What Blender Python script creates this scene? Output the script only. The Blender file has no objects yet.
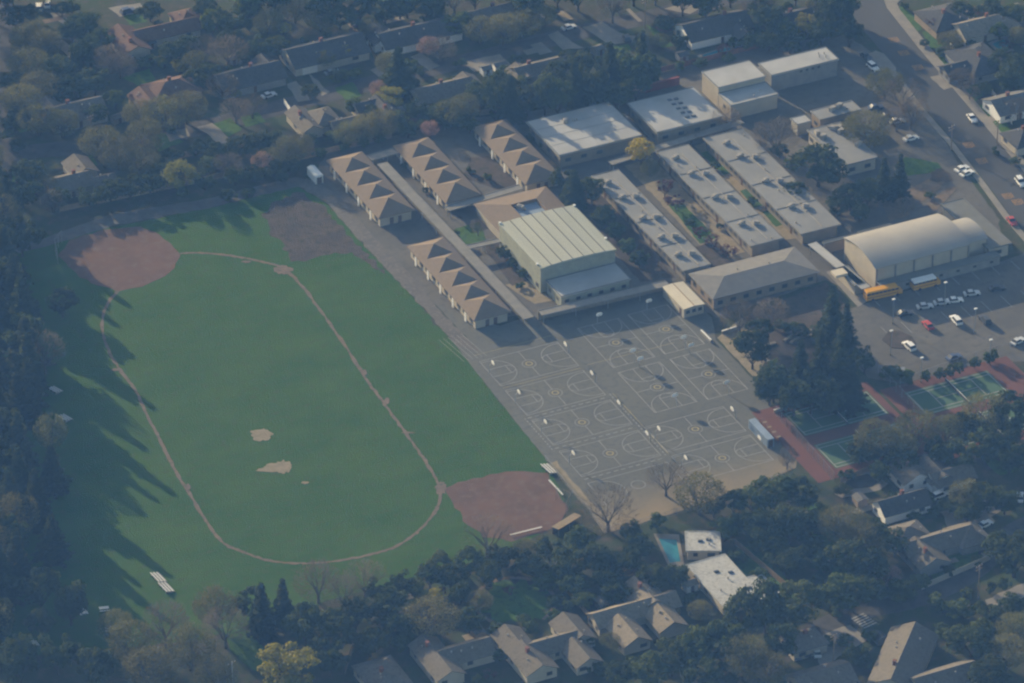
import bpy, bmesh, math, random
from mathutils import Vector, Matrix
R = math.radians
random.seed(7)
S = bpy.context.scene
C = S.collection

# ---------------------------------------------------------------- camera
FPX, PITCH, AZ, DIST = 5547.0, R(32.301), R(25.751), 1461.39
_cp, _sp = math.cos(PITCH), math.sin(PITCH)
FW = Vector((math.sin(AZ)*_cp, math.cos(AZ)*_cp, -_sp))
RT = Vector((math.cos(AZ), -math.sin(AZ), 0))
UP = RT.cross(FW)
EYE = -DIST*FW
cam = bpy.data.cameras.new('camera')
cam.sensor_width = 36; cam.lens = 36*FPX/1024
cam.clip_start = 1; cam.clip_end = 20000
cob = bpy.data.objects.new('camera', cam); C.objects.link(cob)
cob.matrix_world = Matrix(((RT.x, UP.x, -FW.x, EYE.x), (RT.y, UP.y, -FW.y, EYE.y), (RT.z, UP.z, -FW.z, EYE.z), (0, 0, 0, 1)))
S.camera = cob

# ---------------------------------------------------------------- sky, sun, exposure
SUN_EL = R(16.5)
SUN_AZ = math.atan2(-0.25, 0.97)            # clockwise from +y, direction towards the sun
W = bpy.data.worlds.new('World'); S.world = W; W.use_nodes = True
nt = W.node_tree
sky = nt.nodes.new('ShaderNodeTexSky'); sky.sky_type = 'NISHITA'; sky.sun_disc = False
sky.sun_elevation = SUN_EL; sky.sun_rotation = SUN_AZ; sky.altitude = 20; sky.air_density = 1.0; sky.dust_density = 1.5
nt.links.new(sky.outputs[0], nt.nodes['Background'].inputs[0])
nt.nodes['Background'].inputs[1].default_value = 0.10
sl = bpy.data.lights.new('sun', 'SUN'); sl.energy = 5.0; sl.angle = R(0.53); sl.color = (1.0, 0.90, 0.72)
so = bpy.data.objects.new('sun', sl); C.objects.link(so)
sd = Vector((math.sin(SUN_AZ)*math.cos(SUN_EL), math.cos(SUN_AZ)*math.cos(SUN_EL), math.sin(SUN_EL)))
so.rotation_euler = sd.to_track_quat('Z', 'Y').to_euler(); so.location = (0, 0, 300)
S.view_settings.view_transform = 'Standard'; S.view_settings.look = 'None'
S.view_settings.gamma = 1; S.view_settings.use_curve_mapping = False
S.view_settings.exposure = 0.6
S.render.engine = 'CYCLES'
cy = S.cycles
cy.max_bounces = 5; cy.diffuse_bounces = 2; cy.glossy_bounces = 2; cy.volume_bounces = 1
cy.transmission_bounces = 2; cy.transparent_max_bounces = 8
cy.use_denoising = True
cy.filter_width = 2.3                           # the photograph is a soft long-lens shot

# ---------------------------------------------------------------- helpers
def G(px, py, z=0.0):
    """pixel of the photograph -> point on the horizontal plane at height z"""
    d = FW + (px-512)/FPX*RT - (py-341.5)/FPX*UP
    t = (z-EYE.z)/d.z
    return EYE + d*t
def px_of(p):
    d = Vector(p)-EYE; z = d.dot(FW)
    return (512+FPX*d.dot(RT)/z, 341.5-FPX*d.dot(UP)/z)

def tag(o, label=None, cat=None, group=None, kind=None):
    if label: o['label'] = label
    if cat: o['category'] = cat
    if group: o['group'] = group
    if kind: o['kind'] = kind
    return o
def thing(name, label, cat, loc=(0, 0, 0), rz=0.0, group=None):
    o = bpy.data.objects.new(name, None); C.objects.link(o)
    o.empty_display_size = .5
    o.location = loc; o.rotation_euler = (0, 0, rz)
    return tag(o, label, cat, group)
def link(name, me, parent=None, loc=(0, 0, 0), rot=(0, 0, 0), sc=(1, 1, 1)):
    o = bpy.data.objects.new(name, me); C.objects.link(o)
    o.parent = parent; o.location = loc; o.rotation_euler = rot; o.scale = sc
    return o

class MB:
    def __init__(s): s.v = []; s.f = []; s.m = []
    def poly(s, pts, mi=0):
        n = len(s.v); s.v += [tuple(p) for p in pts]; s.f.append(tuple(range(n, n+len(pts)))); s.m.append(mi)
    def hexa(s, b, t, mi=0):
        """bottom 4 and top 4 points, both counter-clockwise from above"""
        n = len(s.v); s.v += [tuple(p) for p in b]+[tuple(p) for p in t]
        for f in ((3, 2, 1, 0), (4, 5, 6, 7), (0, 1, 5, 4), (1, 2, 6, 5), (2, 3, 7, 6), (3, 0, 4, 7)):
            s.f.append(tuple(n+i for i in f)); s.m.append(mi)
    def box(s, x0, x1, y0, y1, z0, z1, mi=0):
        s.hexa([(x0, y0, z0), (x1, y0, z0), (x1, y1, z0), (x0, y1, z0)], [(x0, y0, z1), (x1, y0, z1), (x1, y1, z1), (x0, y1, z1)], mi)
    def prism(s, pts, z0, z1, mi=0):
        n = len(pts)
        s.poly([(p[0], p[1], z1) for p in pts], mi); s.poly([(p[0], p[1], z0) for p in reversed(pts)], mi)
        for i in range(n):
            a, b = pts[i], pts[(i+1) % n]
            s.poly([(a[0], a[1], z0), (b[0], b[1], z0), (b[0], b[1], z1), (a[0], a[1], z1)], mi)
    def tube(s, p0, p1, r0, r1, n=6, mi=0, cap=True):
        p0 = Vector(p0); p1 = Vector(p1); d = (p1-p0)
        if d.length < 1e-6: return
        d.normalize(); a = d.orthogonal().normalized(); b = d.cross(a)
        k = len(s.v)
        for p, r in ((p0, r0), (p1, r1)):
            for i in range(n):
                t = 2*math.pi*i/n; s.v.append(tuple(p+a*(r*math.cos(t))+b*(r*math.sin(t))))
        for i in range(n):
            j = (i+1) % n; s.f.append((k+i, k+j, k+n+j, k+n+i)); s.m.append(mi)
        if cap:
            s.f.append(tuple(k+n+i for i in range(n))); s.m.append(mi)
            s.f.append(tuple(k+n-1-i for i in range(n))); s.m.append(mi)
    def mesh(s, name, mats):
        me = bpy.data.meshes.new(name); me.from_pydata(s.v, [], s.f)
        for m in (mats if isinstance(mats, (list, tuple)) else [mats]): me.materials.append(m)
        me.polygons.foreach_set('material_index', s.m); me.update()
        return me
    def build(s, name, mats, parent=None, loc=(0, 0, 0), rot=(0, 0, 0)):
        return link(name, s.mesh(name, mats), parent, loc, rot)

# ---------------------------------------------------------------- materials
def mat(name, col, col2=None, scale=1.0, rough=.85, bump=0.0, detail=4, fine=0.0, fcol=None, spec=.08, objrand=0.0, metal=0.0, contrast=(.35, .65), stretch=None, trans=0.0):
    m = bpy.data.materials.new(name); m.use_nodes = True
    t = m.node_tree; N = t.nodes; Lk = t.links; b = N['Principled BSDF']
    b.inputs['Roughness'].default_value = rough; b.inputs['Specular IOR Level'].default_value = spec; b.inputs['Metallic'].default_value = metal
    tc = N.new('ShaderNodeTexCoord'); vec = tc.outputs['Object']
    if stretch:
        mp = N.new('ShaderNodeMapping'); mp.inputs['Scale'].default_value = stretch; Lk.new(vec, mp.inputs['Vector']); vec = mp.outputs[0]
    out = None
    if col2 is None:
        rg = N.new('ShaderNodeRGB'); rg.outputs[0].default_value = (*col, 1); out = rg.outputs[0]
    else:
        n = N.new('ShaderNodeTexNoise'); n.inputs['Scale'].default_value = scale; n.inputs['Detail'].default_value = detail; n.inputs['Roughness'].default_value = .65
        Lk.new(vec, n.inputs['Vector'])
        r = N.new('ShaderNodeValToRGB'); r.color_ramp.elements[0].position = contrast[0]; r.color_ramp.elements[1].position = contrast[1]
        r.color_ramp.elements[0].color = (*col, 1); r.color_ramp.elements[1].color = (*col2, 1)
        Lk.new(n.outputs[0], r.inputs[0]); out = r.outputs[0]
    if fine:
        n2 = N.new('ShaderNodeTexNoise'); n2.inputs['Scale'].default_value = fine; n2.inputs['Detail'].default_value = 3
        Lk.new(vec, n2.inputs['Vector'])
        r2 = N.new('ShaderNodeValToRGB'); r2.color_ramp.elements[0].position = .5; r2.color_ramp.elements[1].position = .72
        Lk.new(n2.outputs[0], r2.inputs[0])
        mx = N.new('ShaderNodeMix'); mx.data_type = 'RGBA'
        Lk.new(r2.outputs[0], mx.inputs[0]); Lk.new(out, mx.inputs[6]); mx.inputs[7].default_value = (*(fcol or tuple(c*.6 for c in col)), 1); out = mx.outputs[2]
    if objrand:
        oi = N.new('ShaderNodeObjectInfo'); hs = N.new('ShaderNodeHueSaturation')
        mr = N.new('ShaderNodeMapRange'); mr.inputs['To Min'].default_value = 1-objrand; mr.inputs['To Max'].default_value = 1+objrand
        Lk.new(oi.outputs['Random'], mr.inputs[0]); Lk.new(mr.outputs[0], hs.inputs['Value']); Lk.new(out, hs.inputs['Color'])
        mh = N.new('ShaderNodeMapRange'); mh.inputs['To Min'].default_value = .5+objrand*.06; mh.inputs['To Max'].default_value = .5-objrand*.06
        mm = N.new('ShaderNodeMath'); mm.operation = 'FRACT'; mu = N.new('ShaderNodeMath'); mu.operation = 'MULTIPLY'; mu.inputs[1].default_value = 7.13
        Lk.new(oi.outputs['Random'], mu.inputs[0]); Lk.new(mu.outputs[0], mm.inputs[0]); Lk.new(mm.outputs[0], mh.inputs[0]); Lk.new(mh.outputs[0], hs.inputs['Hue'])
        out = hs.outputs[0]
    Lk.new(out, b.inputs['Base Color'])
    if trans:
        tr = N.new('ShaderNodeBsdfTranslucent'); Lk.new(out, tr.inputs[0]); ms = N.new('ShaderNodeMixShader'); ms.inputs[0].default_value = trans
        Lk.new(b.outputs[0], ms.inputs[1]); Lk.new(tr.outputs[0], ms.inputs[2]); Lk.new(ms.outputs[0], N['Material Output'].inputs[0])
    if bump:
        bn = N.new('ShaderNodeTexNoise'); bn.inputs['Scale'].default_value = 2.2; bn.inputs['Detail'].default_value = 6; Lk.new(vec, bn.inputs['Vector'])
        bp = N.new('ShaderNodeBump'); bp.inputs['Strength'].default_value = bump; bp.inputs['Distance'].default_value = .3
        Lk.new(bn.outputs[0], bp.inputs['Height']); Lk.new(bp.outputs[0], b.inputs['Normal'])
    return m

M = {}
M['yard'] = mat('yard_soil', (.055, .050, .030), (.040, .062, .018), .07, bump=.5, fine=.35, fcol=(.085, .068, .045))
M['grass'] = mat('field_grass', (.027, .082, .004), (.050, .104, .007), .045, bump=.6, detail=8, fine=.45, fcol=(.050, .080, .012), stretch=(1, 1.7, 1))
M['lawn'] = mat('lawn_grass', (.045, .105, .012), (.070, .125, .020), .2, bump=.4, fine=.8)
M['path'] = mat('dirt_path', (.205, .150, .098), (.15, .115, .085), .25, bump=.3, fine=.8, fcol=(.11, .10, .07))
M['bare'] = mat('bare_earth', (.30, .245, .165), (.22, .185, .11), .5, bump=.3)
M['infield'] = mat('infield_clay', (.158, .088, .058), (.118, .072, .050), .11, bump=.2, fine=.5, fcol=(.155, .105, .075))
M['dark_soil'] = mat('bark_soil', (.062, .052, .045), (.098, .075, .055), .12, bump=.5, fine=.6, fcol=(.045, .045, .025))
M['gravel'] = mat('gravel_lane', (.155, .140, .118), (.115, .105, .092), .18, bump=.25, fine=1.1, fcol=(.19, .17, .14))
M['lane'] = mat('lane_asphalt', (.13, .12, .105), (.085, .085, .08), .12, bump=.15, fine=.5)
M['road'] = mat('road_asphalt', (.068, .068, .066), (.088, .085, .080), .06, bump=.1, stretch=(1, .25, 1))
M['street'] = mat('street_asphalt', (.088, .083, .076), (.064, .062, .060), .1, bump=.1, fine=.4)
M['lot'] = mat('lot_asphalt', (.150, .138, .115), (.105, .099, .086), .06, bump=.1, fine=.5, fcol=(.10, .094, .085))
M['concrete'] = mat('pale_concrete', (.27, .245, .20), (.215, .195, .165), .3, bump=.05)
M['paint'] = mat('worn_white_paint', (.40, .39, .36), (.24, .235, .225), .9, rough=.7, contrast=(.3, .7))
M['ypaint'] = mat('worn_yellow_paint', (.46, .37, .16), (.30, .26, .15), .9, rough=.7, contrast=(.3, .7))
M['opaint'] = mat('worn_orange_road_paint', (.33, .19, .07), (.10, .085, .07), 1.6, rough=.7, contrast=(.42, .6))
M['red_court'] = mat('red_court_coating', (.165, .070, .052), (.132, .062, .048), .12, bump=.05)
M['green_court'] = mat('green_court_coating', (.085, .150, .085), (.070, .125, .075), .12, bump=.05)
M['white'] = mat('white_paint', (.78, .77, .74))
M['cream'] = mat('cream_stucco', (.46, .41, .32), (.39, .35, .28), .4)
M['beige'] = mat('beige_stucco', (.27, .235, .18), (.22, .195, .155), .4)
M['tan_wall'] = mat('tan_siding', (.30, .24, .17), (.25, .2, .15), .5)
M['grey_wall'] = mat('grey_siding', (.26, .26, .25), (.21, .21, .21), .5)
M['brown_wall'] = mat('brown_siding', (.16, .105, .07), (.12, .085, .06), .5)
M['glass'] = mat('window_glass', (.03, .04, .05), rough=.3, spec=.5)
M['tan_roof'] = mat('tan_shingle', (.222, .172, .125), (.19, .148, .108), .8, bump=.1, stretch=(1, 1, 4))
M['white_roof'] = mat('white_membrane_roof', (.43, .425, .41), (.36, .355, .345), .15, rough=.7, fine=.12, fcol=(.33, .325, .31))
M['grey_roof'] = mat('grey_membrane_roof', (.27, .265, .25), (.22, .218, .21), .12, rough=.75, fine=.5, fcol=(.24, .235, .22))
M['metal_roof'] = mat('pale_green_metal_roof', (.44, .44, .36), (.38, .385, .32), .1, rough=.5, stretch=(3, .3, 1))
M['vault_roof'] = mat('vaulted_roof_coating', (.345, .325, .29), (.30, .283, .257), .12, rough=.6)
M['gravel_roof'] = mat('gravel_roof', (.185, .185, .165), (.155, .155, .14), .3)
M['canopy'] = mat('walkway_canopy', (.25, .235, .205), (.20, .19, .17), .5)
M['seam'] = mat('roof_seam', (.16, .16, .15))
M['unit'] = mat('air_conditioner_grey', (.40, .37, .32), (.28, .26, .24), 1.5)
M['dark_metal'] = mat('dark_metal', (.06, .06, .065), rough=.5)
M['post'] = mat('steel_post', (.30, .30, .29), rough=.5)
M['white_gloss'] = mat('white_gloss_panel', (.80, .79, .76), rough=.4)
M['bench'] = mat('aluminium_bench', (.62, .60, .55), rough=.4)
M['wood'] = mat('weathered_wood', (.30, .22, .14), (.24, .18, .12), 1.0)
M['rust'] = mat('rusty_iron', (.20, .095, .06), (.13, .075, .055), .8)
M['blue_box'] = mat('pale_blue_steel', (.27, .33, .42), (.22, .28, .36), .5, rough=.5)
M['red_box'] = mat('red_container_steel', (.24, .06, .045), (.18, .055, .045), .6, rough=.6)
M['pool'] = mat('pool_water', (.030, .21, .26), (.04, .26, .30), .3, rough=.08, spec=.5)
M['car_glass'] = mat('car_glass', (.03, .04, .05), rough=.55, spec=.3)
M['rubber'] = mat('tyre_rubber', (.02, .02, .02))
M['bus'] = mat('bus_yellow', (.62, .31, .03), rough=.4)

# ---------------------------------------------------------------- ground sheets
def jag(pts, step=2.0, amp=.35, closed=True, seed=1):
    rnd = random.Random(seed); out = []
    n = len(pts)
    for i in range(n if closed else n-1):
        a = Vector(pts[i][:2]); b = Vector(pts[(i+1) % n][:2]); L = (b-a).length; k = max(1, int(L/step))
        nrm = Vector((-(b-a).y, (b-a).x)).normalized() if L > 0 else Vector((0, 0))
        for j in range(k):
            p = a.lerp(b, j/k)
            out.append(p+nrm*rnd.gauss(0, amp) if (j or amp > .2) else p)
    return out
def tri_sheet(name, pts, z, m, parent=None):
    """an even-level sheet from a world outline"""
    bm = bmesh.new(); vs = [bm.verts.new((p[0], p[1], z)) for p in pts]
    es = [bm.edges.new((vs[i], vs[(i+1) % len(vs)])) for i in range(len(vs))]
    bmesh.ops.triangle_fill(bm, use_beauty=True, use_dissolve=False, edges=es)
    bmesh.ops.recalc_face_normals(bm, faces=bm.faces)
    for f in bm.faces:
        if f.normal.z < 0: f.normal_flip()
    me = bpy.data.meshes.new(name); bm.to_mesh(me); bm.free(); me.materials.append(m)
    return link(name, me, parent)
def sheet(name, pxs, z, m, amp=.3, step=2.0, kind='structure', parent=None, seed=3):
    pts = [G(*p) for p in pxs]
    o = tri_sheet(name, jag(pts, step, amp, True, seed) if amp > 0 else pts, z, m, parent)
    if kind and not parent: o['kind'] = kind
    return o
def smooth(pts, n=6, closed=False):
    out = []; N = len(pts)
    for i in range(N if closed else N-1):
        p = [Vector(pts[(i+k) % N] if closed else pts[min(max(i+k, 0), N-1)]) for k in (-1, 0, 1, 2)]
        for j in range(n):
            t = j/n
            out.append(.5*((2*p[1])+(-p[0]+p[2])*t+(2*p[0]-5*p[1]+4*p[2]-p[3])*t*t+(-p[0]+3*p[1]-3*p[2]+p[3])*t**3))
    if not closed: out.append(Vector(pts[-1]))
    return out
def ribbon(name, wpts, w, z, m, jit=0.0, parent=None, kind='structure', seed=5):
    rnd = random.Random(seed); mb = MB(); n = len(wpts); L = []; Rr = []
    for i, p in enumerate(wpts):
        a = wpts[max(i-1, 0)]; b = wpts[min(i+1, n-1)]; d = Vector((b[0]-a[0], b[1]-a[1])).normalized(); nn = Vector((-d.y, d.x))
        wl = w/2+rnd.gauss(0, jit); wr = w/2+rnd.gauss(0, jit)
        L.append((p[0]+nn.x*wl, p[1]+nn.y*wl, z)); Rr.append((p[0]-nn.x*wr, p[1]-nn.y*wr, z))
    for i in range(n-1): mb.poly([Rr[i], Rr[i+1], L[i+1], L[i]])
    o = mb.build(name, m, parent)
    if not parent: o['kind'] = kind
    return o

mb = MB(); mb.poly([(-5000, -5000, 0), (5000, -5000, 0), (5000, 5000, 0), (-5000, 5000, 0)])
tag(mb.build('ground', M['yard']), kind='structure')

FIELD = [(-20, 238), (60, 236), (150, 220), (230, 203), (298, 186), (327, 203), (352, 232), (385, 268), (420, 305), (456, 346), (500, 402), (545, 458), (566, 500), (540, 535), (480, 560), (420, 578), (330, 600), (200, 640), (-20, 660)]
sheet('field_grass', FIELD, .03, M['grass'], amp=.25)
sheet('infield', [(58, 256), (70, 241), (105, 229), (140, 227), (166, 239), (179, 252), (178, 264), (166, 277), (142, 287), (118, 291), (98, 286), (75, 274)], .06, M['infield'], amp=.35, seed=4)
sheet('infield', [(444, 488), (465, 480), (490, 475), (515, 471), (548, 473), (556, 490), (568, 510), (556, 528), (512, 541), (485, 537), (468, 525), (455, 508)], .06, M['infield'], amp=.25, seed=5)
sheet('bark_patch', [(262, 214), (276, 201), (298, 192), (322, 205), (345, 232), (370, 258), (386, 274), (372, 267), (352, 253), (335, 253), (310, 259), (291, 262), (284, 246), (272, 230)], .06, M['dark_soil'], amp=.5, step=1.5, seed=6)
TRACK = [(180, 254), (200, 253), (235, 256.5), (262, 262), (284, 269), (305, 290), (325, 317), (345, 346), (365, 377), (385, 405), (405, 432), (425, 461), (438, 484), (440, 500), (433, 515), (416, 533), (395, 547), (365, 556), (330, 562), (300, 563.5), (270, 561), (240, 551), (221, 541), (206, 521), (190, 495), (175, 470), (160, 440), (147, 415), (135, 390), (120, 370), (108, 350), (102, 325), (107, 305), (118, 291)]
ribbon('running_track_path', smooth([G(*p) for p in TRACK], 8), .85, .075, M['path'], .12)
def blob(name, px, py, rx, ry, m, z=.075, seed=1, n=26, parent=None):
    rnd = random.Random(seed); c = G(px, py); pts = []
    for i in range(n):
        t = 2*math.pi*i/n; k = 1+rnd.uniform(-.22, .22)
        p = c+RT*(rx*math.cos(t)*k)+Vector((FW.x, FW.y, 0)).normalized()*(ry*math.sin(t)*k)
        pts.append(p)
    o = tri_sheet(name, pts, z, m, parent)
    if not parent: o['kind'] = 'structure'
    return o
for i, (x, y, a, b) in enumerate([(262, 435, 2.6, 2.7), (256, 432, 1.6, .8), (276, 468, 3.3, 2.3), (284, 467, 2.0, 3.0), (266, 470, 2.6, .8), (305, 483, 1.0, .6), (283, 270, 2.5, 2.2), (441, 488, 1.5, 3.0), (408, 433, 1.8, .4), (387, 401, .7, 1.6), (364, 373, .7, 1.5), (116, 370, 1.3, .7), (188, 488, .6, 1.8), (246, 262, 1.3, .6)]):
    blob('bare_earth', x, y, a, b, M['bare'] if i < 6 else M['path'], .085+.003*i, i)
sheet('gravel_lane', [(306, 178), (330, 190), (352, 213), (380, 243), (408, 272), (434, 303), (480, 352), (460, 350), (456, 346), (420, 305), (385, 268), (352, 232), (327, 203), (298, 186)], .05, M['gravel'], amp=.2)
sheet('back_lane', [(-20, 250), (45, 238), (110, 214), (200, 200), (296, 177), (318, 182), (310, 190), (298, 187), (200, 210), (112, 226), (45, 247), (-20, 262)], .045, M['lane'], amp=.2)

# ---------------------------------------------------------------- paved areas
def blacktop_material():
    m = mat('playground_asphalt', (.148, .145, .120), (.122, .121, .103), .05, bump=.08, fine=.6, fcol=(.108, .106, .098))
    t = m.node_tree; N = t.nodes; Lk = t.links; b = N['Principled BSDF']
    src = b.inputs['Base Color'].links[0].from_socket
    tc = N.new('ShaderNodeTexCoord')
    dist = None
    c = G(640, 515)
    mp = N.new('ShaderNodeMapping'); mp.inputs['Location'].default_value = (-c.x, -c.y, 0); Lk.new(tc.outputs['Object'], mp.inputs[0])
    sp = N.new('ShaderNodeSeparateXYZ'); Lk.new(mp.outputs[0], sp.inputs[0])
    # silt washed over the low south-east corner of the yard
    mr = N.new('ShaderNodeMapRange'); mr.inputs['From Min'].default_value = 24; mr.inputs['From Max'].default_value = -2; Lk.new(sp.outputs['Y'], mr.inputs[0])
    n = N.new('ShaderNodeTexNoise'); n.inputs['Scale'].default_value = .055; n.inputs['Detail'].default_value = 6; n.inputs['Distortion'].default_value = .8; Lk.new(tc.outputs['Object'], n.inputs[0])
    ad = N.new('ShaderNodeMath'); ad.operation = 'ADD'; Lk.new(mr.outputs[0], ad.inputs[0]); Lk.new(n.outputs[0], ad.inputs[1])
    rp = N.new('ShaderNodeMapRange'); rp.inputs['From Min'].default_value = .90; rp.inputs['From Max'].default_value = 1.85; Lk.new(ad.outputs[0], rp.inputs[0])
    mx = N.new('ShaderNodeMix'); mx.data_type = 'RGBA'; Lk.new(rp.outputs[0], mx.inputs[0]); Lk.new(src, mx.inputs[6]); mx.inputs[7].default_value = (.34, .255, .145, 1)
    Lk.new(mx.outputs[2], b.inputs['Base Color'])
    return m
M['blacktop'] = blacktop_material()
BT = sheet('playground_blacktop', [(434, 303), (450, 320), (480, 352), (456, 346), (500, 402), (545, 458), (588, 508), (604, 533), (640, 524), (690, 508), (740, 492), (796, 468), (798, 452), (752, 378), (716, 340), (712, 318), (690, 296), (660, 280), (540, 312), (500, 326), (470, 318)], .055, M['blacktop'], amp=.08)
sheet('school_paving', [(310, 178), (330, 150), (470, 118), (540, 110), (640, 75), (700, 62), (760, 45), (850, 35), (905, 80), (930, 120), (960, 165), (1000, 220), (1000, 262), (870, 300), (826, 280), (716, 318), (660, 282), (540, 314), (470, 319), (434, 303)], .02, M['lot'], amp=.2)
sheet('silt_bank', [(549, 464), (556, 461), (578, 488), (600, 512), (618, 522), (604, 534), (590, 513)], .062, M['bare'], amp=.22, step=2.5)
sheet('entrance_path', [(826, 272), (838, 268), (868, 301), (858, 307)], .045, M['concrete'], amp=.05)
def cpaint(name, segs, z, m, w=.16):
    mb = MB()
    z0 = z
    for i, (a, b) in enumerate(segs):
        z = z0+.0025*(i % 4); d = Vector((b[0]-a[0], b[1]-a[1])); L = d.length
        if L < 1e-4: continue
        d /= L; n = Vector((-d.y, d.x))*w/2; e = d*(w/2 if L > 2.5 else w*.04)
        mb.poly([(a[0]-e.x-n.x, a[1]-e.y-n.y, z), (b[0]+e.x-n.x, b[1]+e.y-n.y, z), (b[0]+e.x+n.x, b[1]+e.y+n.y, z), (a[0]-e.x+n.x, a[1]-e.y+n.y, z)])
    return mb.build(name, m, BT)
def arc(cx, cy, r, a0, a1, n=20):
    P = [(cx+r*math.cos(a0+(a1-a0)*i/n), cy+r*math.sin(a0+(a1-a0)*i/n)) for i in range(n+1)]
    return list(zip(P[:-1], P[1:]))
def court(x0, x1, y0, y1, axis, z=.066):
    """basketball court painted on the yard; axis = long axis"""
    segs = []; yel = []
    cx, cy = (x0+x1)/2, (y0+y1)/2
    hl = (x1-x0)/2 if axis == 'x' else (y1-y0)/2; hw = (y1-y0)/2 if axis == 'x' else (x1-x0)/2
    def T(u, v): return (cx+u, cy+v) if axis == 'x' else (cx-v, cy+u)
    def seg(lst, u0, v0, u1, v1): lst.append((T(u0, v0), T(u1, v1)))
    for s in (-1, 1):
        seg(segs, -hl, s*hw, hl, s*hw); seg(segs, s*hl, -hw, s*hl, hw)
        for k in (-1, 1): seg(segs, s*hl, k*1.85, s*(hl-5.3), k*1.85)
        seg(segs, s*(hl-5.3), -1.85, s*(hl-5.3), 1.85)
        for p, q in arc(0, 0, 5.7, -math.pi/2, math.pi/2, 22):
            seg(segs, s*(hl-1.4)-s*p[0], p[1], s*(hl-1.4)-s*q[0], q[1])
        for k in (-1, 1): seg(segs, s*hl, k*5.7, s*(hl-1.4), k*5.7)
        for p, q in arc(s*(hl-5.3), 0, 1.85, math.pi/2, math.pi/2+math.pi*(1 if s > 0 else -1), 10): seg(segs, p[0], p[1], q[0], q[1])
    seg(segs, 0, -hw, 0, -1.9); seg(segs, 0, 1.9, 0, hw)
    for p, q in arc(0, 0, 1.83, 0, 2*math.pi, 24): seg(segs, *p, *q)
    for p, q in arc(0, 0, .85, 0, 2*math.pi, 16): seg(yel, *p, *q)
    cpaint('court_lines', segs, z, M['paint'], .15)
    cpaint('centre_circle', yel, z+.012, M['ypaint'], .3)
    return [(T(s*(hl+.3), 0), s) for s in (-1, 1)]
hoops = []
for i, (ya, yb) in enumerate(((-5.28, -18.3), (-20.84, -33.9), (-36.62, -49.36), (-52.65, -65.5))):
    hoops += [(p, (1, 0) if s < 0 else (-1, 0), 'left', i, s) for p, s in court(-12.0, 10.56, yb, ya, 'x')]
def rect_px(p, q, z=0.0):
    a = G(*p, z); b = G(*q, z); return min(a.x, b.x), max(a.x, b.x), min(a.y, b.y), max(a.y, b.y)
a2 = rect_px((618, 373), (697, 401.7)); b2 = rect_px((669.7, 359.4), (747.8, 389))
a1 = (a2[0], a2[1], a2[3]+2.8, a2[3]+2.8+(a2[3]-a2[2])); b1 = (b2[0], b2[1], b2[3]+2.8, b2[3]+2.8+(b2[3]-b2[2]))
for k, r in enumerate((a1, b1, a2, b2)):
    hoops += [(p, (0, 1) if s < 0 else (0, -1), 'right', k, s) for p, s in court(*r, 'y')]
c1 = rect_px((644.7, 427.5), (746, 431)); hoops += [(p, (1, 0) if s < 0 else (-1, 0), 'low', 0, s) for p, s in court(*c1, 'x')]
c2 = (c1[0], c1[1], c1[2]-2.2-(c1[3]-c1[2]), c1[2]-2.2); hoops += [(p, (1, 0) if s < 0 else (-1, 0), 'low', 1, s) for p, s in court(*c2, 'x')]
# dashed and other game lines
def dashes(x0, y0, x1, y1, on=1.2, off=.9, m='paint', w=.22):
    d = Vector((x1-x0, y1-y0)); L = d.length; d /= L; t = 0; segs = []
    while t < L: segs.append(((x0+d.x*t, y0+d.y*t), (x0+d.x*min(t+on, L), y0+d.y*min(t+on, L)))); t += on+off
    cpaint('dashed_line', segs, .084, M[m], w)
dashes(-12.5, -35.2, 10.6, -35.2); dashes(-12.5, -51.0, 10.6, -51.0); dashes(11.7, -34, 11.7, -66, .8, .7); dashes(-13.2, -35, -13.2, -52, .6, .7); dashes(-12, -67, 10.5, -67)
cpaint('court_lines', [((-12, -2), (10.5, -2)), ((-12, -19.5), (10.5, -19.6)), ((12.6, -34), (12.6, -66)), ((12.6, -19), (38, -19.2))], .084, M['ypaint'], .13)
cpaint('court_lines', [((-12, -69), (10.5, -69)), ((-12, -69), (-12, -82)), ((10.5, -69), (10.5, -80))]+arc(-.7, -75, 1.83, 0, 6.283, 20)+arc(-10, -75, 5.5, -1.5, 1.5, 14), .084, M['paint'], .17)
for k in range(6): cpaint('court_lines', [((-17+k*1.3, 9), (-15.6+k*1.3, -3.5))], .084, M['paint'], .1)

def hoop_thing(p, d, label):
    """goose-neck pole, backboard and ring; d points into the court"""
    t = thing('basketball_hoop', label, 'hoop', (p[0], p[1], .055), math.atan2(d[1], d[0]), 'basketball hoops on the school yard')
    mb = MB(); mb.tube((0, 0, 0), (0, 0, 2.6), .09, .08, 6); mb.tube((0, 0, 2.6), (.9, 0, 3.2), .08, .07, 6); mb.build('pole', M['post'], t)
    mb = MB(); b = 1.1
    P = [(-.55, 2.75), (.55, 2.75), (.9, 3.0), (.9, 3.45), (.5, 3.8), (-.5, 3.8), (-.9, 3.45), (-.9, 3.0)]
    k = len(mb.v); mb.poly([(b, y, z) for y, z in P]); mb.poly([(b-.07, y, z) for y, z in reversed(P)])
    for i in range(8):
        a, c = P[i], P[(i+1) % 8]; mb.poly([(b, *a), (b-.07, *a), (b-.07, *c), (b, *c)])
    mb.build('backboard', M['white_gloss'], t)
    mb = MB(); Q = [(b+.3+.23*math.cos(i*math.pi/5), .23*math.sin(i*math.pi/5), 3.05) for i in range(10)]
    for i in range(10): mb.tube(Q[i], Q[(i+1) % 10], .025, .025, 4, cap=False)
    mb.tube((b, 0, 3.05), (b+.08, 0, 3.05), .03, .03, 4)
    mb.build('ring', M['opaint'], t)
    return t
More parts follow.
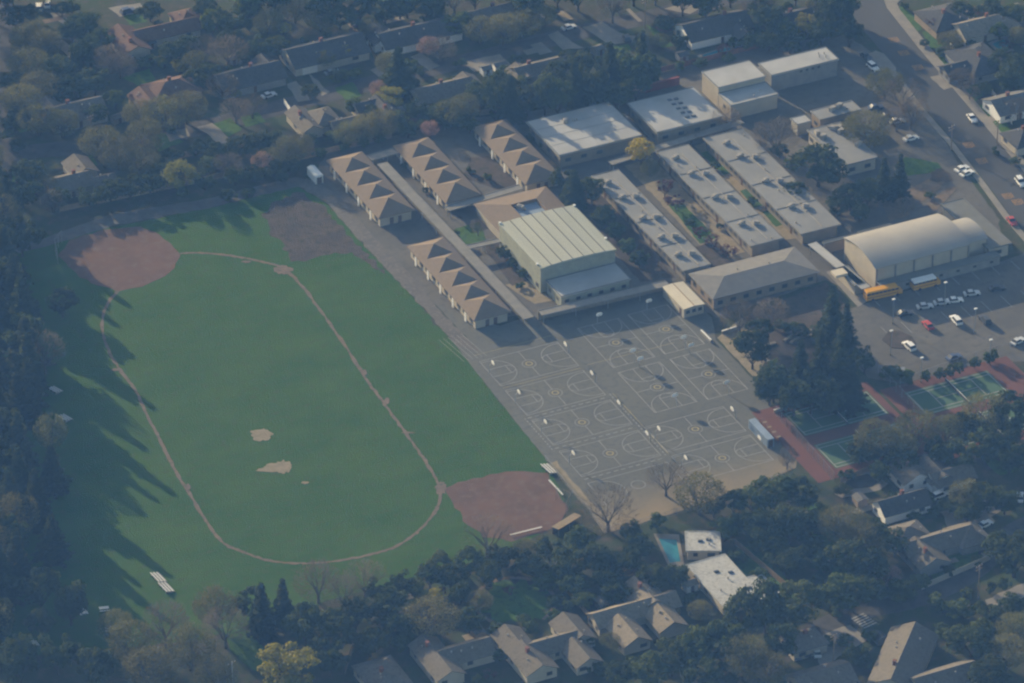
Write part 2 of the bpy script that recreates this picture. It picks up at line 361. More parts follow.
_u = ['', 'first', 'second', 'third', 'fourth', 'fifth', 'sixth', 'seventh', 'eighth', 'ninth', 'tenth', 'eleventh', 'twelfth', 'thirteenth', 'fourteenth', 'fifteenth', 'sixteenth', 'seventeenth', 'eighteenth', 'nineteenth']
ORD = _u[1:]
for _w, _t in (('twenty', 'twentieth'), ('thirty', 'thirtieth'), ('forty', 'fortieth'), ('fifty', 'fiftieth'), ('sixty', 'sixtieth'), ('seventy', 'seventieth'), ('eighty', 'eightieth'), ('ninety', 'ninetieth')):
    ORD += [_t]+[_w+'-'+_u[i] for i in range(1, 10)]
for p, d, col, k, s in hoops:
    if col == 'left': lb = 'white basketball hoop, %s end of the %s court in the column beside the field' % ('grass' if s < 0 else 'inner', ['top', 'second', 'third', 'bottom'][k])
    elif col == 'right': lb = 'white basketball hoop at the %s end of the %s court of the upright four' % ('lower' if s < 0 else 'upper', ['upper left', 'upper right', 'lower left', 'lower right'][k])
    else: lb = 'white basketball hoop at the %s end of the %s court by the blue container' % ('left' if s < 0 else 'right', ['upper', 'lower'][k])
    hoop_thing(p, d, lb)

# ---------------------------------------------------------------- tennis courts
def tennis(name, cx, cy, par):
    mb = MB(); mb.poly([(cx-12.4, cy-6.0, .075), (cx+12.4, cy-6.0, .075), (cx+12.4, cy+6.0, .075), (cx-12.4, cy+6.0, .075)])
    mb.build('green_surface', M['green_court'], par)
    mb = MB()
    def ln(xa, ya, xb, yb, w=.13):
        if abs(xa-xb) < 1e-3: mb.poly([(cx+xa-w, cy+ya, .09), (cx+xa+w, cy+ya, .09), (cx+xa+w, cy+yb, .09), (cx+xa-w, cy+yb, .09)])
        else: mb.poly([(cx+xa, cy+ya-w, .095), (cx+xb, cy+ya-w, .095), (cx+xb, cy+ya+w, .095), (cx+xa, cy+ya+w, .095)])
    for s in (-1, 1):
        ln(-11.9, s*5.48, 11.9, s*5.48); ln(-11.9, s*4.1, 11.9, s*4.1); ln(s*11.9, -5.48, s*11.9, 5.48); ln(s*6.4, -4.1, s*6.4, 4.1)
    ln(-6.4, 0, 6.4, 0)
    mb.build('court_lines', M['paint'], par)
def net(cx, cy, label):
    t = thing('tennis_net', label, 'net', (cx, cy, .08), 0, 'nets on the tennis courts')
    mb = MB(); mb.box(-.025, .025, -6.2, 6.2, .1, .93); mb.build('mesh_panel', M['dark_metal'], t)
    mb = MB(); mb.box(-.05, .05, -6.2, 6.2, .931, 1.03); mb.build('net_band', M['white'], t)
    for s in (-1, 1):
        mb = MB(); mb.tube((0, s*6.3, 0), (0, s*6.3, 1.1), .06, .06, 6); mb.build('post', M['dark_metal'], t)
A2 = G(816, 446); ax = A2.x+11.9; ay = A2.y-5.48
cB = G(957, 393)
pads = [(ax-2.5, ay+8.3, 17.0, 18.2, [(ax, ay), (ax, ay+16.6)], ['beside the blue container, lower court', 'beside the blue container, upper court']),
        (cB.x+1.5, cB.y-8.3, 19.0, 18.2, [(cB.x, cB.y), (cB.x, cB.y-16.6)], ['below the parking lot, upper court', 'below the parking lot, half under trees'])]
for x, y, hx, hy, cs, ls in pads:
    mb = MB(); mb.poly([(x-hx, y-hy, .062), (x+hx, y-hy, .062), (x+hx, y+hy, .062), (x-hx, y+hy, .062)])
    pad = tag(mb.build('tennis_court_pad', M['red_court']), kind='structure')
    for (u, v), l in zip(cs, ls):
        tennis('t', u, v, pad); net(u, v, 'tennis net on the red and green pad '+l)

# ---------------------------------------------------------------- roads and pavements
def slab(name, pxs, z, m, amp=0.0):
    pts = [G(*p) for p in pxs]; o = tri_sheet(name, pts, z, m)
    me = o.data; bm = bmesh.new(); bm.from_mesh(me)
    r = bmesh.ops.extrude_edge_only(bm, edges=[e for e in bm.edges if e.is_boundary])
    for v in [g for g in r['geom'] if isinstance(g, bmesh.types.BMVert)]: v.co.z = 0
    bmesh.ops.recalc_face_normals(bm, faces=bm.faces); bm.to_mesh(me); bm.free()
    return tag(o, kind='structure')
RL = [(815, -35), (838, -8), (862, 28), (894, 67), (924, 107), (953, 140), (985, 181), (1008, 212), (1050, 262), (1090, 312)]
RR = [(1120, 290), (1062, 215), (1023, 171), (969, 107), (921, 51), (890, 10), (866, -30)]
sheet('road', RL+RR, .035, M['road'], amp=0)
sheet('side_street', [(884, 2), (890, -18), (960, -40), (1000, -32), (940, -8), (905, -2)], .04, M['road'], amp=0)
slab('pavement', [(1120, 290), (1062, 215), (1023, 171), (969, 107), (921, 51), (887, 8), (884, 0), (888, -5), (900, -8), (902, -2), (897, 4), (900, 10), (931, 49), (979, 106), (1033, 170), (1075, 215), (1135, 290)], .13, M['concrete'])
slab('pavement', [(894, 69), (924, 109), (953, 142), (985, 183), (1008, 214), (1050, 264), (1045, 266), (1003, 217), (980, 185), (948, 144), (919, 111), (889, 71)], .13, M['concrete'])
slab('pavement', [(868, 54), (876, 51), (884, 54), (896, 68), (896, 73), (886, 74), (878, 66)], .14, M['concrete'])
for k, (x, y) in enumerate([(904, 53), (918, 67.5), (969, 145), (982, 161), (894, 40), (1008, 196), (1018, 202)]):
    c = G(x, y); d = Vector((G(924, 107)-G(894, 67)).to_2d()).normalized(); ang = math.atan2(d.y, d.x)
    mb = MB()
    for u in range(5):                     # worn stencilled word
        mb.poly([(-1.5, -1.5+u*.62, 0), (1.5, -1.5+u*.62, 0), (1.5, -1.05+u*.62, 0), (-1.5, -1.05+u*.62, 0)])
    for v in (-1.5, -.2, 1.2): mb.poly([(v, -1.5, .004), (v+.3, -1.5, .004), (v+.3, 1.4, .004), (v, 1.4, .004)])
    tag(mb.build('road_marking', M['opaint'], None, (c.x, c.y, .055), (0, 0, ang)), kind='structure')
STREET = [(-60, 172), (0, 156), (60, 149), (130, 143), (200, 128), (300, 102), (400, 76), (480, 58), (560, 37), (640, 19), (720, 1), (800, -18)]
ribbon('street', smooth([G(*p) for p in STREET], 4), 8.0, .04, M['street'], .05)
ribbon('street', smooth([G(*p) for p in [(-2, -40), (-3, 30), (-6, 70), (-6, 110), (-4, 150), (-2, 200), (4, 240)]], 4), 8.5, .05, M['street'], .05)
ribbon('street', smooth([G(*p) for p in [(1090, 470), (1050, 512), (1010, 535), (985, 560), (950, 585), (905, 602), (860, 612), (800, 640), (740, 690)]], 4), 7.0, .04, M['street'], .05)
sheet('parking_lot', [(858, 306), (1000, 262), (1060, 240), (1100, 330), (1030, 362), (985, 362), (940, 374), (900, 384), (868, 378), (838, 345), (824, 318)], .03, M['lot'], amp=.1)
slab('traffic_island', [(882, 340), (888, 332), (900, 331), (912, 337), (916, 344), (906, 349), (892, 348)], .15, M['dark_soil'])
for k in range(9):                          # bay lines
    a = G(862+k*20+30, 338-k*5.2); c = a+Vector((0, 6, 0))
    tag(tri_sheet('bay_line', [(a.x-.07, a.y), (a.x+.07, a.y), (c.x+.07, c.y), (c.x-.07, c.y)], .05, M['paint']), kind='structure')
    a = G(880+k*20, 306-k*5.2)
    tag(tri_sheet('bay_line', [(a.x-.07, a.y), (a.x+.07, a.y), (a.x+.07, a.y+5), (a.x-.07, a.y+5)], .05, M['paint']), kind='structure')
# school lawns and planting strips
for nm, P, mm in [('lawn', [(905, 157), (938, 163), (943, 170), (934, 172), (908, 176), (898, 165)], 'lawn'),
                  ('lawn', [(455, 229), (480, 222), (486, 240), (466, 246)], 'lawn'),
                  ('lawn', [(668, 205), (682, 203), (716, 238), (700, 244)], 'lawn'), ('lawn', [(690, 250), (716, 240), (735, 262), (712, 268)], 'dark_soil'),
                  ('planting_bed', [(625, 166), (652, 158), (745, 252), (716, 262)], 'bare'), ('planting_bed', [(694, 146), (706, 142), (800, 238), (784, 240)], 'bare'),
                  ('lawn', [(700, 153), (712, 150), (734, 172), (724, 175)], 'lawn'), ('lawn', [(740, 191), (750, 188), (765, 205), (754, 208)], 'lawn'), ('lawn', [(762, 212), (772, 210), (785, 224), (776, 227)], 'lawn'),
                  ('planting_bed', [(482, 246), (500, 243), (535, 278), (512, 286)], 'dark_soil'), ('planting_bed', [(505, 285), (545, 278), (556, 300), (535, 304)], 'bare'),
                  ('planting_bed', [(717, 338), (742, 318), (770, 352), (756, 380)], 'bare'), ('planting_bed', [(742, 318), (826, 282), (850, 310), (855, 372), (790, 410), (756, 382), (770, 352)], 'dark_soil'),
                  ('planting_bed', [(575, 205), (592, 182), (676, 278), (640, 282)], 'dark_soil'), ('planting_bed', [(470, 158), (488, 156), (520, 184), (500, 190), (462, 178)], 'dark_soil')]:
    sheet(nm, P, .065+.0011*len(bpy.data.objects)%.01 if mm == 'lawn' else .045+(.008 if mm == 'dark_soil' else 0), M[mm], amp=.15)
# paths before the vaulted hall
for P in [[(900, 195), (930, 178), (942, 170), (950, 176), (938, 190), (918, 205)], [(925, 205), (950, 186), (958, 188), (934, 212)], [(880, 200), (905, 192), (910, 215), (890, 222)]]:
    sheet('footpath', P, .07, M['path'], amp=.05)
blob('planter_bed', 941, 176, 3.2, 3.5, M['dark_soil'], .085, 4)

# ---------------------------------------------------------------- building parts
def unit_window():
    mb = MB(); w, h, d = .5, .5, .06
    mb.box(-.5, -.44, 0, .06, -.5, .5); mb.box(.44, .5, 0, .06, -.5, .5); mb.box(-.44, .44, 0, .06, .43, .5); mb.box(-.44, .44, 0, .06, -.5, -.43)
    a = mb.mesh('window', M['beige'])
    mb = MB(); mb.box(-.439, .439, .0, .03, -.429, .429); b = mb.mesh('pane', M['glass'])
    return a, b
WIN_F, WIN_P = unit_window()
def window(par, x, y, z, w, h, ang):
    """ang: heading of the outward normal in the parent's frame"""
    f = link('window', WIN_F, par, (x, y, z), (0, 0, ang-math.pi/2), (w, 1, h))
    link('pane', WIN_P, f)
    return f
def unit_door():
    mb = MB(); mb.box(-.5, .5, 0, .07, 0, 1); a = mb.mesh('door', M['dark_door']); return a
M['dark_door'] = mat('painted_door', (.12, .08, .06)); M['garage'] = mat('garage_door_white', (.62, .60, .55))
DOOR = unit_door()
mb = MB()
for i in range(4): mb.box(-.5, .5, 0, .05, i*.25+.004, i*.25+.246)
GARAGE = mb.mesh('garage_door', M['garage'])
def door(par, x, y, z, w, h, ang, me=None, nm='door'):
    return link(nm, me or DOOR, par, (x, y, z), (0, 0, ang-math.pi/2), (w, 1, h))
def ac_mesh():
    mb = MB(); mb.box(-.95, .95, -.6, .6, .15, 1.15); mb.box(-1.0, -.7, -.5, .5, 0, .15); mb.box(.7, 1.0, -.5, .5, 0, .15); mb.tube((-.35, 0, 1.15), (-.35, 0, 1.32), .42, .42, 10); mb.box(.951, 1.7, -.3, .3, .2, .75)
    return mb.mesh('air_conditioner', M['unit'])
AC = ac_mesh()
mb = MB(); mb.tube((0, 0, 0), (0, 0, .5), .16, .16, 7); mb.tube((0, 0, .5), (0, 0, .62), .27, .2, 7); VENT = mb.mesh('roof_vent', M['unit'])
mb = MB(); mb.box(-.6, .6, -.45, .45, 0, .22); mb.box(-.52, .52, -.37, .37, .22, .27); SKYL = mb.mesh('skylight', M['glass'])

def flat_block(par, x0, x1, y0, y1, h, wall, roof, z0=0.0, over=.5, nm=('wall', 'roof'), thick=.35, rim=True):
    """walls and an overhanging slab roof with a low rim"""
    mb = MB(); mb.box(x0, x1, y0, y1, z0, h-thick); mb.build(nm[0], M[wall], par)
    mb = MB(); mb.box(x0-over, x1+over, y0-over, y1+over, h-thick+.002, h)
    r = mb.build(nm[1], M[roof], par)
    if rim:
        mb = MB(); a = over; t = .22
        mb.box(x0-a, x1+a, y0-a-.03, y0-a+t, h+.002, h+.10); mb.box(x0-a, x1+a, y1+a-t, y1+a+.03, h+.002, h+.10)
        mb.box(x0-a-.03, x0-a+t, y0-a+t, y1+a-t, h+.002, h+.10); mb.box(x1+a-t, x1+a+.03, y0-a+t, y1+a-t, h+.002, h+.10)
        mb.build('roof_edge', M['seam'] if roof != 'grey_roof' else M['canopy'], r)
    return r
def windows_on(par, x0, x1, y0, y1, z, w, h, gap, sides='NSEW', skip=0.0, seed=1):
    rnd = random.Random(seed)
    for s in sides:
        if s in 'NS':
            n = int((x1-x0-1)/gap)
            for i in range(n):
                if rnd.random() < skip: continue
                window(par, x0+(x1-x0)*(i+.5)/n, y1 if s == 'N' else y0, z, w, h, math.pi/2 if s == 'N' else -math.pi/2)
        else:
            n = int((y1-y0-1)/gap)
            for i in range(n):
                if rnd.random() < skip: continue
                window(par, x1 if s == 'E' else x0, y0+(y1-y0)*(i+.5)/n, z, w, h, 0 if s == 'E' else math.pi)

# ---------------------------------------------------------------- the school
# long classroom wings
wings = [((591, 176), (711, 264), 'long grey flat-roofed classroom wing beside the pale green-roofed hall', [(.10, 0), (.26, 0), (.28, 1), (.48, 0), (.50, 1), (.68, 0), (.70, 1), (.86, 0), (.88, 1)]),
         ((656, 152), (783, 238), 'long grey flat-roofed classroom wing in the middle of the three', [(.10, 0), (.27, 0), (.30, 1), (.52, 0), (.55, 1), (.80, 0), (.83, 1)]),
         ((703, 138), (841, 224), 'long grey flat-roofed classroom wing nearest the tall dark tree by the office', [(.10, 0), (.24, 0), (.28, 1), (.50, 0), (.53, 1), (.76, 0), (.79, 1)])]
for k, (p, q, lb, acs) in enumerate(wings):
    H = 3.9; x0, x1, y0, y1 = rect_px(p, q, H); cx, cy = (x0+x1)/2, (y0+y1)/2; hx, hy = (x1-x0)/2, (y1-y0)/2
    t = thing('classroom_wing', lb, 'building', (cx, cy, 0), 0, 'long classroom wings')
    mb = MB(); mb.box(-hx+.9, hx-.9, -hy+.5, hy-.5, 0, H-.35); mb.build('wall', M['beige'], t)
    n = 4
    for i in range(n):
        a = -hy+2*hy*i/n; b = -hy+2*hy*(i+1)/n
        mb = MB(); mb.hexa([(-hx, a+.02, H-.34), (hx, a+.02, H-.34), (hx, b-.02, H-.34), (-hx, b-.02, H-.34)], [(-hx, a+.02, H-.02), (hx, a+.02, H-.02), (hx, b-.02, H-.02), (-hx, b-.02, H-.02)])
        mb.build('roof_section', M['grey_roof'], t)
        if i:
            mb = MB(); mb.box(-hx, hx, a-.18, a+.18, H-.015, H+.10); mb.build('roof_seam', M['seam'], t)
    mb = MB(); mb.box(-hx-.04, -hx+.15, -hy-.05, hy+.05, H-.4, H+.08); mb.box(hx-.15, hx+.04, -hy-.05, hy+.05, H-.4, H+.08); mb.box(-hx+.16, hx-.16, -hy-.05, -hy+.12, H-.4, H+.08); mb.box(-hx+.16, hx-.16, hy-.12, hy+.05, H-.4, H+.08)
    mb.build('fascia', M['canopy'], t)
    mb = MB(); mb.tube((.9, -hy+1, H+.14), (.9, hy-4, H+.14), .09, .09, 5); mb.build('roof_pipe', M['unit'], t)
    for f, s in acs:
        link('air_conditioner', AC, t, (-1.6+3.2*s, hy-2*hy*f, H), (0, 0, (.0 if s else math.pi)), (.8, .9, .95))
    rr = random.Random(k)
    for i in range(7): link('roof_vent', VENT, t, (rr.uniform(-hx+1, hx-1), rr.uniform(-hy+1, hy-1), H-.02))
    windows_on(t, -hx+.9, hx-.9, -hy+.5, hy-.5, 1.9, 2.0, 1.5, 2.6, 'EW', .1, k)
    for i in range(4):
        for s in (-1, 1): door(t, s*(hx-.9), -hy+2*hy*(i+.5)/4, 0, 1.0, 2.1, 0 if s > 0 else math.pi)

# hip-roofed pods
def pods(apexes_n, p_first, p_last, label, k, w=11.0):
    """a row of square hip-roofed classrooms whose roofs run into each other along y"""
    H = 3.2; rise = 2.35; a = G(*p_first, H+rise); b = G(*p_last, H+rise); n = apexes_n
    x = (a.x+b.x)/2; y0, y1 = b.y, a.y; sp = (y1-y0)/(n-1); cy = (y0+y1)/2
    t = thing('classroom_pods', label, 'building', (x, cy, 0), 0, 'rows of hip-roofed classrooms')
    hw = w/2; wi = hw-.8
    for i in range(n):
        c = y0+sp*i-cy
        lo = c-(hw if i == 0 else sp/2); hi = c+(hw if i == n-1 else sp/2)
        # roof: square pyramid clipped at the valleys
        def zr(u, v): return H+rise*(1-max(abs(u), abs(v))/hw)
        mb = MB(); F = H-.22
        def cl(v): return max(lo-c, min(hi-c, v))
        ap = (0, c, H+rise)
        for s in (-1, 1):      # faces towards +-y
            e = abs(cl(s*hw)); zz = H+rise*(1-e/hw)
            if s < 0: mb.poly([(-e, c-e, zz), (e, c-e, zz), ap])
            else: mb.poly([(e, c+e, zz), (-e, c+e, zz), ap])
        el, eh = abs(cl(-hw)), abs(cl(hw)); zl = H+rise*(1-el/hw); zh = H+rise*(1-eh/hw)
        for s in (-1, 1):      # faces towards +-x
            P = [(s*el, c-el, zl), (s*hw, c-el, H), (s*hw, c+eh, H), (s*eh, c+eh, zh), ap]
            # drop doubled corners on the outer pods
            Q = [P[0]]
            for p in P[1:]:
                if (Vector(p)-Vector(Q[-1])).length > 1e-4: Q.append(p)
            mb.poly(Q if s > 0 else list(reversed(Q)))
            S4 = [(s*hw, c-el, F), (s*hw, c+eh, F), (s*hw, c+eh, H), (s*hw, c-el, H)]
            mb.poly(S4 if s > 0 else list(reversed(S4)))
        if i == 0: mb.poly([(-hw, lo, F), (hw, lo, F), (hw, lo, H), (-hw, lo, H)])
        if i == n-1: mb.poly([(hw, hi, F), (-hw, hi, F), (-hw, hi, H), (hw, hi, H)])
        mb.poly([(-hw, hi, F), (hw, hi, F), (hw, lo, F), (-hw, lo, F)])
        r = mb.build('roof', M['tan_roof'], t)
        mb = MB(); mb.tube((0, c, H+rise-.08), (0, c, H+rise+.22), .22, .12, 6); mb.build('roof_cap', M['unit'], r)
        mb = MB(); mb.box(-wi, wi, lo+(.8 if i == 0 else 0), hi-(.8 if i == n-1 else 0), 0, F-.004); mb.build('wall', M['cream'], t)
        # fin walls between the classrooms on the field side
        for s in (-1, 1):
            mb = MB(); mb.box(s*hw-.25 if s > 0 else -hw+.02, hw-.02 if s > 0 else -hw+.25, c-.4, c+.4, 0, F-.01); mb.build('pier', M['white'], t)
            window(t, s*wi, c-sp*.27, 1.7, 2.2, 1.5, 0 if s > 0 else math.pi); window(t, s*wi, c+sp*.27, 1.7, 2.2, 1.5, 0 if s > 0 else math.pi)
    lo = y0-hw+.8-cy
    door(t, -1.2, lo, 0, 1.1, 2.1, -math.pi/2); door(t, 1.2, lo, 0, 1.1, 2.1, -math.pi/2)
    return t
pods(4, (352, 157.5), (388.5, 197.5), 'row of four tan hip-roofed classrooms beside the white shed and lane', 1)
pods(4, (419, 143), (455, 182.5), 'row of four tan hip-roofed classrooms between the covered walk and the dirt court', 2)
pods(4, (499, 124), (533, 164.5), 'row of tan hip-roofed classrooms against the big white flat roof', 3)
pods(5, (434.5, 243.5), (483, 299), 'row of five tan hip-roofed classrooms next to the playground blacktop', 4)

def flat_thing(name, label, p, q, H, wall, roof, over=.5, cat='building', swap=False, win='NSEW', gap=4.0, rim=True, wz=None):
    x0, x1, y0, y1 = rect_px(p, q, H); x0 += over; x1 -= over; y0 += over; y1 -= over
    cx, cy = (x0+x1)/2, (y0+y1)/2; t = thing(name, label, cat, (cx, cy, 0))
    hx, hy = (x1-x0)/2, (y1-y0)/2
    r = flat_block(t, -hx, hx, -hy, hy, H, wall, roof, over=over, rim=rim)
    if win: windows_on(t, -hx, hx, -hy, hy, wz or H*.45, 2.0, 1.3, gap, win, .1)
    return t, hx, hy, r
t, hx, hy, r = flat_thing('classroom_block', 'large white flat-roofed block streaked with tree shadows, left of the yellow tree', (526, 121.5), (642.7, 135), 4.6, 'beige', 'white_roof', over=.8)
for x, y in ((-2, 6), (-1, 5), (0, 5.2)): link('roof_vent', VENT, t, (x, y, 4.6))
link('air_conditioner', AC, t, (-3.2, 5.4, 4.6), (0, 0, 1.2))
for i in range(1, 4):
    mb = MB(); mb.box(-hx-.7, hx+.7, -hy+2*hy*i/4-.06, -hy+2*hy*i/4+.06, 4.602, 4.64); mb.build('roof_seam', M['grey_roof'], t)
t, hx, hy, r = flat_thing('classroom_block', 'white flat-roofed block with a row of dark skylights, below the red container', (627, 103), (724, 116), 4.6, 'beige', 'white_roof', over=.6)
for i in range(5): link('skylight', SKYL, t, (1.0, 5.5-i*2.7, 4.6))
for i in range(5): link('skylight', SKYL, t, (2.9, 5.2-i*2.7, 4.6))
# two-storey block with a lower front
x0, x1, y0, y1 = rect_px((702.4, 71.7), (765, 76), 6.6); q = G(777, 94, 4.7)
t = thing('stepped_hall', 'tall cream block with pale flat roof and lower stepped front wing', 'building', ((x0+x1)/2, y0, 0))
hx = (x1-x0)/2
flat_block(t, -hx, hx, 0, y1-y0, 6.6, 'cream', 'white_roof', over=.25)
flat_block(t, -hx, hx, -(y0-q.y), -.26, 4.7, 'cream', 'white_roof', over=.24, nm=('lower_wall', 'lower_roof'))
windows_on(t, -hx, hx, -(y0-q.y), 0, 2.4, 1.4, 1.2, 4, 'EW')
link('roof_vent', VENT, t, (hx*.5, -4, 4.7)); link('roof_vent', VENT, t, (hx*.1, -6, 4.7))
t, hx, hy, r = flat_thing('flat_hall', 'wide grey flat-roofed hall with four dark windows high in its front wall', (758, 63), (839, 59), 5.6, 'grey_wall', 'white_roof', over=.3, win='')
for i in range(4): window(t, -hx+9.5+i*1.9, -hy, 4.4, .9, .8, -math.pi/2)
for x, y in ((7, 1), (6.4, -.5), (8, -1.5), (8.5, .4)): link('roof_vent', VENT, t, (x, y, 5.6))
# link between the two halls
flat_thing('link_corridor', 'low link roof with white duct between the stepped hall and flat hall', (757, 67), (776, 80), 3.4, 'cream', 'grey_roof', over=.1, win='', rim=False)
# office
t, hx, hy, r = flat_thing('office_block', 'small raised flat-roofed office block with a fan on its roof', (810, 110.7), (861.6, 109.5), 4.7, 'tan_wall', 'grey_roof', over=.4, gap=3)
link('air_conditioner', AC, t, (1.5, 1, 4.7), (0, 0, .5)); link('air_conditioner', AC, t, (-1, .2, 4.7), (0, 0, .4)); link('roof_vent', VENT, t, (3, -1, 4.7))
t, hx, hy, r = flat_thing('office_wing', 'flat tan-grey office wing partly behind the big dark round tree', (806.5, 130), (878, 157), 4.0, 'cream', 'grey_roof', over=.5, gap=3)
link('air_conditioner', AC, t, (1.5, hy-2.5, 4.0), (0, 0, 2.2)); link('air_conditioner', AC, t, (3.4, hy-3.4, 4.0), (0, 0, 2)); link('air_conditioner', AC, t, (2.5, hy-5, 4.0), (0, 0, .4)); link('air_conditioner', AC, t, (3.5, -3, 4.0), (0, 0, .4)); link('air_conditioner', AC, t, (-hx+1, hy-3, 4.0), (0, 0, 1.4)); link('air_conditioner', AC, t, (-hx+1.5, hy-5.5, 4.0), (0, 0, .6))
flat_thing('office_annex', 'tiny flat-roofed annex joining the tan-grey office wing, beside bare tree', (790, 118), (812, 121), 3.8, 'cream', 'white_roof', over=.3, win='')

# assembly hall with pale green metal roof, made of wide panels
x0, x1, y0, y1 = rect_px((499, 223.4), (615.7, 249), 8.0); cx, cy = (x0+x1)/2, (y0+y1)/2; hx, hy = (x1-x0)/2, (y1-y0)/2
t = thing('assembly_hall', 'tall hall with pale green ribbed metal roof in the school centre', 'building', (cx, cy, 0))
M['hall_wall'] = mat('pale_green_wall', (.33, .34, .27), (.27, .28, .225), .4)
mb = MB(); mb.box(-hx+.1, hx-.1, -hy+.1, hy-.1, 0, 7.55); mb.build('wall', M['hall_wall'], t)
n = 7; sag = .5
for i in range(n):
    a = -hx+2*hx*i/n; b = -hx+2*hx*(i+1)/n
    def zz(u): return 7.9+sag*(1-(u/hx)**2)
    mb = MB(); mb.hexa([(a+.03, -hy, 7.56), (b-.03, -hy, 7.56), (b-.03, hy, 7.56), (a+.03, hy, 7.56)], [(a+.03, -hy, zz(a)), (b-.03, -hy, zz(b)), (b-.03, hy, zz(b)), (a+.03, hy, zz(a))]); mb.build('roof_panel', M['metal_roof'], t)
    if i:
        mb = MB(); mb.box(a-.10, a+.10, -hy-.02, hy+.02, zz(a)-.05, zz(a)+.14); mb.build('roof_rib', M['seam'], t)
mb = MB(); mb.box(-hx-.18, hx+.18, -hy-.2, -hy-.005, 7.4, 7.98); mb.box(-hx-.18, hx+.18, hy+.005, hy+.2, 7.4, 7.98); mb.box(-hx-.19, -hx-.005, -hy, hy, 7.4, 7.97); mb.box(hx+.005, hx+.19, -hy, hy, 7.4, 7.97); mb.build('fascia', M['hall_wall'], t)
for x, y in ((-hx, -hy+2), (-hx+.3, hy), (hx, hy-.5), (hx, -hy+6)):
    mb = MB(); mb.box(x-.3, x+.3, y-.3, y+.3, 8.0, 8.35); mb.build('floodlight', M['white_gloss'], t)
windows_on(t, -hx+.1, hx-.1, -hy+.1, hy-.1, 1.6, 1.6, 1.3, 4, 'W')
mb = MB(); p = G(545, 280, 3.9); q = G(631, 279, 3.9); ax0, ax1, ay0, ay1 = p.x-cx, q.x-cx, q.y-cy, -hy-.21
flat_block(t, ax0+.3, ax1-.3, ay0+.3, ay1-.3, 3.9, 'hall_wall', 'white_roof', over=.28, nm=('annex_wall', 'annex_roof'))
windows_on(t, ax0+.3, ax1-.3, ay0+.3, ay1, 2.0, 1.4, 1.1, 3.2, 'SW')
# hip-roofed kitchen block with a plant well behind the hall
p = G(474, 204.5, 3.6); q = G(543.5, 185, 3.6); kx0, kx1 = p.x, q.x+.5; ky1 = (p.y+q.y)/2; ky0 = y1-.5+.8
t = thing('kitchen_block', 'tan hip-roofed block with a sunken rooftop plant well', 'building', ((kx0+kx1)/2, (ky0+ky1)/2, 0)); hx = (kx1-kx0)/2; hy = (ky1-ky0)/2
mb = MB(); mb.box(-hx+.7, hx-.7, -hy+.05, hy-.7, 0, 3.3); mb.build('wall', M['cream'], t)
w0, w1, v0, v1 = -3.2, 4.6, -hy+1.2, 2.2; HZ = 5.1
mb = MB(); E = [(-hx, -hy, 3.4), (hx, -hy, 3.4), (hx, hy, 3.4), (-hx, hy, 3.4)]; T = [(w0, v0, HZ), (w1, v0, HZ), (w1, v1, HZ), (w0, v1, HZ)]; B = [(w0, v0, 4.0), (w1, v0, 4.0), (w1, v1, 4.0), (w0, v1, 4.0)]
for i in range(4):
    j = (i+1) % 4; mb.poly([E[i], E[j], T[j], T[i]]); mb.poly([T[i], T[j], B[j], B[i]])
mb.poly(list(reversed(E))); mb.build('roof', M['tan_roof'], t)
mb = MB(); mb.poly(B); mb.build('well_floor', M['blue_box'], t)
for x, y in ((-1.5, v0+1.4), (.6, v0+1.6), (2.8, v0+2.0), (-1, v1-1.5)): link('air_conditioner', AC, t, (x, y, 4.0), (0, 0, x))

